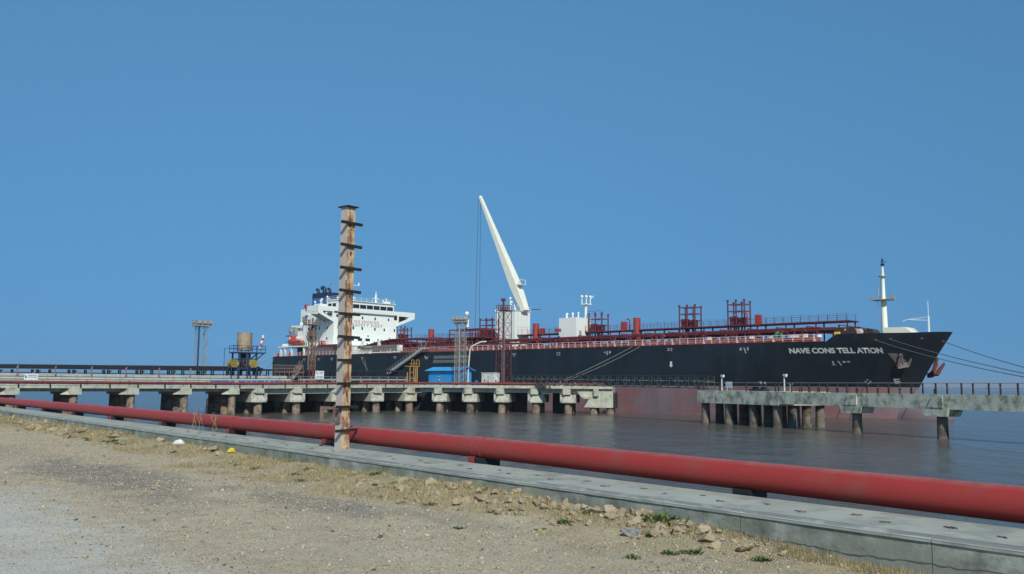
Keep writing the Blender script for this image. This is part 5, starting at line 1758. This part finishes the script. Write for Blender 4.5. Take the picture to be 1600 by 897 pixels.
for x, lab in ((3.9, 'white lamp post at the left of the mooring dolphin'), (16.5, 'white lamp post at the right corner of the mooring dolphin')):
    t_ = thing('lamp_post', lab, 'lamp post', DF(x, .6, ZD), DF.ang)
    MB().tube([(0, 0, 0), (0, 0, 2.15)], .085, 8).build('pole', 'cab', t_, True)
    MB().box(-.1, .45, -.14, .14, 1.95, 2.22).ball((.32, 0, 1.95), .17, 8, 6).build('lamp_head', 'cab', t_)
    MB().beam((.75, .3, 0), (.75, .3, .95), .09).box(.55, 1.0, .1, .5, .95, 1.0).build('cable_post', 'cab', t_)
sg3 = sign(DF(6.1, .1, ZD + .4), DF.ang, 1.35, .85, 'plain white board on the mooring dolphin rail', .4)
MB().box(-.6, .6, -.04, -.031, .42, .45).build('worn_print', 'galv', sg3)
cap_ = thing('mooring_capstan', 'black mooring hook and capstan set on the dolphin', 'capstan', DF(8.2, 3.6, ZD), DF.ang)
MB().box(-1.5, 1.3, -.6, .6, 0, .28).build('base', 'black', cap_)
MB().tube([(0, 0, .28), (0, 0, .5), (0, 0, .8), (0, 0, 1.2), (0, 0, 1.35)], [.55, .38, .32, .5, .45], 16).build('drum', 'black', cap_, True)
for x in (-1.0, .95):
    MB().prism([(x - .3, -.2, .28), (x + .3, -.2, .28), (x + .45, -.2, .8), (x + .1, -.2, 1.0), (x + .15, -.2, .6), (x - .2, -.2, .55)], (0, .4, 0)).build('hook', 'black', cap_)
for dx in (-.3, .5):
    MB().ball((.95 + dx, -.3, 1.1), .16, 8, 6).build('shackle', 'galv', cap_, True)

bo = thing('mooring_bollard', 'black bollard on the far right walkway holding the bow lines', 'bollard', DF(58.1, 1.0, 4.56), DF.ang)
MB().tube([(0, 0, 0), (0, 0, .35), (0, 0, .5), (0, 0, .6)], [.26, .22, .38, .34], 14).build('post', 'black', bo, True)
# ------------------------------------------------------------------ mooring lines
def line(a, b_, sag, r, mat, label):
    o = MB().tube(rope_pts(a, b_, sag), r, 6).build('mooring_line', mat, None, True)
    return tag(o, label, 'rope')
SH = lambda u, z, dv=0.0: SF(u, sv(u, z) + dv, z)
line(SH(174.0, 13.0), DF(58, 1.0, 4.85), .7, .055, 'ropedark', 'lower of the two bow mooring lines from the side fairlead')
line(SH(175.9, 13.15), DF(58.2, 1.0, 4.95), .55, .055, 'ropedark', 'upper of the two close bow mooring lines across the hull')
line(SH(181.7, 12.95), DF(58.1, 1.0, 5.05), .5, .06, 'ropedark', 'single mooring line leaving the very tip of the bow')
line(SH(129.4, 12.7), PF(26.4, 3.0, 5.8), .2, .045, 'ropedark', 'left strand of the pair of spring lines across the black hull')
line(SH(131.2, 12.7), PF(27.3, 3.2, 5.9), .35, .045, 'ropedark', 'right strand of the pair of spring lines across the black hull')
line(SH(.6, 12.9), TF(31.5, 8.0, 7.3), .8, .11, 'rope', 'thick white stern line sagging down behind the tank')
line(SF(.8, .8, 12.4), TF(43.0, 8.4, 8.0), .35, .05, 'ropedark', 'thin grey stern line just left of the black hull')
line(SH(43.5, 12.0), TF(64.5, 8.6, 7.6), .1, .06, 'ropedark', 'upper pale line running down the hull right of the pillar')
line(SH(45.0, 11.6), TF(64.0, 8.3, 7.4), .15, .06, 'ropedark', 'lower pale line running down the hull right of the pillar')

# ------------------------------------------------------------------ gravel, stones, grass, weeds and litter by the wall
def in_view(x, y, z, mx=40):
    """keep scattered pieces to the part of the ground the photograph shows, with a margin all round"""
    cx = 0.633 * x + 0.774 * y
    cy = -0.774 * x + 0.633 * y
    px = 800 + 1400 * cx / np.maximum(cy, .1)
    py = 601 + 1400 * (5.2 - z) / np.maximum(cy, .1)
    return (cy > 4) & (px > -300) & (px < 1900) & (py < 1150)

def merged(name, base_v, base_f, pos, scl, rotz, tilt, mats, matidx, parent=None):
    """many small pieces merged into one mesh with numpy"""
    nv, nf = len(base_v[0]), len(base_f)
    N = len(pos)
    bv = np.array(base_v)[RNG.integers(0, len(base_v), N)] * scl[:, None, :]
    ct, st_ = np.cos(tilt), np.sin(tilt)
    y = bv[:, :, 1] * ct[:, None] - bv[:, :, 2] * st_[:, None]
    z = bv[:, :, 1] * st_[:, None] + bv[:, :, 2] * ct[:, None]
    x = bv[:, :, 0]
    c, s_ = np.cos(rotz)[:, None], np.sin(rotz)[:, None]
    out = np.stack([x * c - y * s_, x * s_ + y * c, z], -1) + pos[:, None, :]
    fs = (np.array(base_f)[None] + (np.arange(N) * nv)[:, None, None]).reshape(-1)
    k = len(base_f[0])
    me = bpy.data.meshes.new(name)
    me.vertices.add(N * nv)
    me.vertices.foreach_set('co', out.ravel())
    me.loops.add(len(fs))
    me.loops.foreach_set('vertex_index', fs.astype(np.int32))
    me.polygons.add(N * nf)
    me.polygons.foreach_set('loop_start', np.arange(0, N * nf * k, k, dtype=np.int32))
    for q in mats:
        me.materials.append(q if not isinstance(q, str) else MAT[q])
    me.polygons.foreach_set('material_index', np.repeat(matidx, nf).astype(np.int32))
    me.update(calc_edges=True)
    o = link(name, me, parent)
    o.rotation_euler = (0, 0, WF.ang)
    return o

# icosahedron base for pebbles, a few lumpy variants
ph = (1 + sqrt(5)) / 2
ico = np.array([(-1, ph, 0), (1, ph, 0), (-1, -ph, 0), (1, -ph, 0), (0, -1, ph), (0, 1, ph), (0, -1, -ph), (0, 1, -ph), (ph, 0, -1), (ph, 0, 1), (-ph, 0, -1), (-ph, 0, 1)]) / sqrt(1 + ph * ph)
icf = [(0, 11, 5), (0, 5, 1), (0, 1, 7), (0, 7, 10), (0, 10, 11), (1, 5, 9), (5, 11, 4), (11, 10, 2), (10, 7, 6), (7, 1, 8), (3, 9, 4), (3, 4, 2), (3, 2, 6), (3, 6, 8), (3, 8, 9), (4, 9, 5), (2, 4, 11), (6, 2, 10), (8, 6, 7), (9, 8, 1)]
variants = [ico * (1 + RNG.uniform(-.32, .28, (12, 1))) for _ in range(8)]
pm = [M('pebble_tan', s(182, 164, 136), .9, .12, 8), M('pebble_pale', s(200, 190, 168), .9, .1, 8), M('pebble_grey', s(132, 128, 120), .9, .12, 8), M('pebble_dark', s(96, 86, 76), .9, .15, 8), M('pebble_red', s(166, 134, 108), .9, .12, 8)]
octa = np.array([(1, 0, 0), (-1, 0, 0), (0, 1, 0), (0, -1, 0), (0, 0, 1), (0, 0, -1)], float)
octf = [(0, 2, 4), (2, 1, 4), (1, 3, 4), (3, 0, 4), (2, 0, 5), (1, 2, 5), (3, 1, 5), (0, 3, 5)]
ovar = [octa * (1 + RNG.uniform(-.35, .3, (6, 1))) + RNG.normal(0, .15, (6, 3)) for _ in range(10)]
def scatter(N, lo, hi, med, spread, big):
    x = -3.5 - 60 * RNG.random(N) ** 2.2
    y = RNG.uniform(1.2, WALL_Y - .02, N)
    dens = fbm(x * .5, y * .5, 33, 3)
    dust = np.exp(-(((x + 16) / 8) ** 2 + ((y - 2.2) / 2.0) ** 2))
    keep = (RNG.random(N) < (0.3 + 1.1 * dens) * (1 - .85 * dust)) & in_view(x, y, 3.0)
    x, y = x[keep], y[keep]
    N = len(x)
    size = np.clip(med * np.exp(RNG.normal(0, spread, N)), lo, hi) * (1 + .25 * np.clip(-x / 25, 0, 1.5))
    scl = np.stack([size * RNG.uniform(.8, 1.5, N), size * RNG.uniform(.8, 1.3, N), size * RNG.uniform(.5, .95, N)], -1)
    pos = np.stack([x, y, gz(x, y) + size * .25], -1)
    return pos, scl, N
pos, scl, N = scatter(22000, .007, .035, .0105, .4, True)
gr = merged('gravel', variants, icf, pos, scl, RNG.uniform(0, 6.28, N), RNG.normal(0, .25, N), pm, RNG.choice(5, N, p=[.56, .12, .18, .07, .07]))
tag(gr, 'loose gravel stones spread over the dirt ground in front of the wall', 'gravel', kind='stuff')
pos, scl, N = scatter(300000, .0035, .013, .0068, .33, False)
gr2 = merged('grit', ovar, octf, pos, scl, RNG.uniform(0, 6.28, N), RNG.normal(0, .3, N), pm, RNG.choice(5, N, p=[.58, .12, .18, .06, .06]))
tag(gr2, 'fine grit and small pebbles covering the dirt ground', 'grit', kind='stuff')

# rubble stones: each one an object
def rock_mesh(seed, k=2):
    r = random.Random(seed)
    bm = bmesh.new()
    bmesh.ops.create_icosphere(bm, subdivisions=4, radius=1)
    ax = [(Vector((r.uniform(-1, 1), r.uniform(-1, 1), r.uniform(-1, 1))).normalized(), r.uniform(.30, .72)) for _ in range(9)]
    for v in bm.verts:
        for a, d in ax:
            q = v.co.dot(a)
            if q > d:
                v.co -= a * (q - d)
        p_ = v.co * 2.3 + Vector((seed * 7.1, 0, 0))
        v.co *= 1 + .16 * mnoise.noise(p_) + .09 * mnoise.noise(p_ * 2.7) + .05 * mnoise.noise(p_ * 6.5)
    me = bpy.data.meshes.new('stone')
    bm.to_mesh(me)
    bm.free()
    me.materials.append(MAT['rock'])
    return me
rocks = [rock_mesh(k) for k in range(14)]
grey = rocks[0].copy()
grey.materials[0] = MAT['rockgrey']
def put_rock(x, y, r, sq=.7, me=None, sink=.3):
    o = link('stone', me or random.choice(rocks))
    o.rotation_euler = (random.uniform(-.4, .4), random.uniform(-.4, .4), random.uniform(0, 6.28))
    o.scale = (r * random.uniform(.9, 1.4), r * random.uniform(.8, 1.1), r * sq * random.uniform(.8, 1.1))
    w = WF(x, y, float(gz(x, y)) + r * sq * (1 - sink) - r * sq * .2)
    o.location = w
    return o
rr = random.Random(3)
G1 = 'rubble stones heaped along the foot of the wall'
clusters = [(-8.8, 10.25, .45, .28, 60, .025, .12), (-10.0, 10.2, .5, .25, 30, .04, .15), (-11.4, 10.15, .6, .28, 30, .04, .15), (-13.0, 10.1, .8, .3, 28, .05, .15), (-15.0, 10.0, 1.1, .35, 22, .05, .15), (-17.6, 10.0, 1.6, .4, 12, .05, .14), (-7.4, 10.35, .6, .18, 22, .03, .09),
            (-30, 10.1, 4, .35, 16, .06, .17), (-38, 10.0, 4, .5, 24, .08, .22), (-46, 9.8, 4, .6, 20, .1, .26), (-54, 9.6, 5, .8, 16, .12, .3), (-24, 10.2, 3, .3, 10, .05, .14)]
for cx, cy, sx, sy, n_, r0, r1 in clusters:
    for _ in range(n_):
        x = rr.gauss(cx, sx)
        y = min(10.5, rr.gauss(cy, sy))
        o = put_rock(x, y, r0 + (r1 - r0) * rr.random() ** 1.8)
        if cx < -20:
            lab, grp = 'pale rubble stone in the straggling line under the far left end of the wall', G1 + ' at the far left'
        elif cx < -9.5:
            lab, grp = 'pale rubble lump in the dry grass bank along the middle of the wall', G1 + ' in the middle'
        else:
            lab, grp = 'pale broken stone of the heap by the leafy weed right of centre', G1 + ' by the leafy weed'
        tag(o, lab, 'stone', grp)
singles = [(-8.75, 9.8, .14, None, 'large pale stone in front of the rubble heap below the wall'), (-9.15, 9.75, .15, grey, 'flat light grey stone lying before the rubble heap'),
           (-7.75, 9.85, .11, None, 'pale rounded stone to the right of the rubble heap'), (-7.35, 9.95, .12, None, 'biggest pale stone right of the rubble heap in dry grass'),
           (-10.35, 9.05, .10, None, 'brown sided stone lying alone on open gravel'), (-12.0, 8.15, .055, grey, 'small blue grey stone alone on the open gravel'),
           (-19.0, 6.15, .09, None, 'pale stone alone on the dark gravel patch'), (-14.4, 9.2, .11, None, 'pale flat stone at the edge of the dry grass'),
           (-14.1, 9.75, .14, None, 'pale stone half hidden in the dry grass'), (-16.9, 9.75, .13, None, 'left stone of the pale pair in the dry grass'), (-16.4, 9.85, .12, None, 'right stone of the pale pair in the dry grass'),
           (-13.3, 9.0, .06, grey, 'bluish pebble lying below the pale flat stone'), (-26.5, 10.3, .22, None, 'long pale stone beside the yellow scrap under the wall'), (-14.2, 5.1, .05, None, 'brownish stone on the bare ground lower left'),
           (-13.1, 6.05, .05, None, 'pale stone on the bare ground left of centre'), (-28.0, 7.6, .09, None, 'dark topped stone far left on the gravel')]
for x, y, r, me, lab in singles:
    tag(put_rock(x, y, r, .62, me, .2), lab, 'stone')

# dry grass: many blades in one object
NB = 70000
gx = -4.2 - 56 * RNG.random(NB) ** 1.7
band = RNG.random(NB)
gy = WALL_Y - .06 - 2.6 * band ** 1.3
wid = np.interp(-gx, [4, 8, 12, 16, 20, 26, 34, 60], [.5, .7, 1.0, 1.7, 2.6, 2.6, 1.5, 1.8])
dn = fbm(gx * .9, gy * .9, 71, 3)
keep = (WALL_Y - gy < wid * (.35 + 1.1 * dn)) & (dn > .41) & in_view(gx, gy, 3.0)
gx, gy = gx[keep], gy[keep]
N = len(gx)
blade = np.array([(-.5, 0, 0), (.5, 0, 0), (.28, .06, .55), (-.28, .06, .55), (0.02, .25, 1.0), (-.02, .25, 1.0)])
bf = [(0, 1, 2, 3), (3, 2, 4, 5)]
hgt = RNG.uniform(.03, .11, N) * (.7 + .7 * fbm(gx * 2, gy * 2, 90, 2))
bw = RNG.uniform(.004, .009, N) * (1 + np.clip(-gx / 30, 0, 1.5))
scl = np.stack([bw, hgt, hgt], -1)
pos = np.stack([gx, gy, gz(gx, gy) - .004], -1)
gg = merged('dry_grass', [blade], bf, pos, scl, RNG.uniform(0, 6.28, N), RNG.normal(0, .45, N), ['drygrass', 'foliage'], (RNG.random(N) < .07).astype(int))
tag(gg, 'short dry straw coloured grass along the foot of the wall', 'grass', kind='stuff')

# green weeds
def weed_mesh(seed, n, spread, h):
    r = np.random.default_rng(seed)
    mb = MB()
    for _ in range(n):
        a = r.uniform(0, 6.28)
        el = r.uniform(.25, 1.3)
        L_ = h * r.uniform(.5, 1.1)
        o = Vector((r.normal(0, spread), r.normal(0, spread * .7), 0))
        d = Vector((cos(a) * cos(el), sin(a) * cos(el), sin(el)))
        sd = d.cross(Vector((0, 0, 1))).normalized() * L_ * r.uniform(.1, .2)
        m_ = o + d * L_ * .55
        t = o + d * L_ + Vector((0, 0, -.15 * L_))
        mb.add([o, m_ - sd, t, m_ + sd], [(0, 1, 2, 3)])
    me = bpy.data.meshes.new('weed')
    me.from_pydata(mb.v, [], mb.f)
    me.materials.append(MAT['foliage'])
    return me
weeds = [weed_mesh(k, 90, .07, .12) for k in range(3)] + [weed_mesh(9, 120, .12, .2)]
def put_weed(x, y, sc_, me, lab, grp=None):
    o = link('weed', me)
    o.location = WF(x, y, float(gz(x, y)) - .01)
    o.rotation_euler.z = random.uniform(0, 6.28)
    o.scale = (sc_, sc_, sc_ * .85)
    tag(o, lab, 'weed', grp)
put_weed(-9.15, 10.42, 1.15, weeds[3], 'largest leafy green weed growing on top of the rubble heap')
for x, y, sc_, lab in ((-8.85, 9.85, .9, 'green weed between two stones in front of the rubble heap'), (-7.85, 9.55, 1.0, 'low green weed right of the rubble heap'), (-6.95, 9.8, .9, 'green weed farthest right among the small stones'),
                       (-10.55, 9.75, 1.0, 'green tuft below the left stones of the rubble strip'), (-8.2, 8.75, .8, 'lone green tuft on open gravel in front of the rubble heap'), (-13.75, 9.4, .9, 'green tuft beside the pale flat stone'), (-11.5, 8.35, .7, 'small dull tuft on the open gravel')):
    put_weed(x, y, sc_, random.choice(weeds[:3]), lab)
G2 = 'small green weeds in the dry grass by the wall'
for _ in range(30):
    x = rr.choice([-16, -21, -30, -36, -42, -10, -6.3]) + rr.gauss(0, 1.6)
    y = rr.uniform(9.2, 10.5)
    put_weed(x, y, rr.uniform(.5, 1.0) * (1 + max(0, -x - 20) / 25), rr.choice(weeds[:3]), 'small green weed tuft in the dry grass at the wall foot', G2)
# tall dead stalks in front of the pipe at the left
ds = thing('dead_weed', 'tall bare dead weed rising in front of the red pipeline at left', 'weed', WF(-32.2, 11.8, WALL_TOP + .01), WF.ang)
for k in range(9):
    mb = MB()
    a = rr.uniform(-.5, .5)
    h = rr.uniform(.35, .8)
    p = [(rr.choice([0, 0, 1.6]) + rr.gauss(0, .22), rr.gauss(0, .05), 0)]
    for i in range(1, 5):
        p.append((p[0][0] + a * i / 4 * h + rr.gauss(0, .03), rr.gauss(0, .05), h * i / 4))
    mb.tube(p, .006, 4)
    for q in range(3):
        i = rr.randint(2, 4)
        mb.tube([p[i], (p[i][0] + rr.gauss(0, .15), p[i][1], p[i][2] + rr.uniform(.05, .18))], .005, 4)
    mb.build('stalk', 'drygrass', ds)
# litter
def crumple(name, r, mat, seed, flat):
    g_ = random.Random(seed)
    bm = bmesh.new()
    bmesh.ops.create_icosphere(bm, subdivisions=3, radius=r)
    for v in bm.verts:
        v.co *= g_.uniform(.6, 1.25)
        v.co.z = abs(v.co.z) * flat
    me = bpy.data.meshes.new(name)
    bm.to_mesh(me)
    bm.free()
    me.materials.append(MAT[mat])
    return link(name, me)
o = crumple('plastic_bag', .17, 'plastic', 2, .8)
o.location = WF(-29.8, 10.38, float(gz(-29.8, 10.38)) + .02)
tag(o, 'crumpled white plastic bag lying against the wall foot', 'litter')
o = crumple('plastic_scrap', .10, 'yellowb', 4, 1.0)
o.location = WF(-25.6, 10.45, float(gz(-25.6, 10.45)) + .03)
tag(o, 'bright yellow plastic scrap lying under the wall', 'litter')

# ------------------------------------------------------------------ air
HAZE = 0.00014
if HAZE:
    mt = bpy.data.materials.new('sea_haze')
    mt.use_nodes = True
    n = mt.node_tree
    n.nodes.remove(n.nodes['Principled BSDF'])
    pv = n.nodes.new('ShaderNodeVolumePrincipled')
    pv.inputs['Density'].default_value = HAZE
    pv.inputs['Color'].default_value = (0.86, 0.93, 1.0, 1)
    pv.inputs['Anisotropy'].default_value = 0.2
    n.links.new(pv.outputs[0], n.nodes['Material Output'].inputs['Volume'])
    hz = MB().box(-30500, 30500, -2500, 40500, -8, 62).build('haze', mt)
    tag(hz, kind='stuff', label='thin sea haze over the harbour')
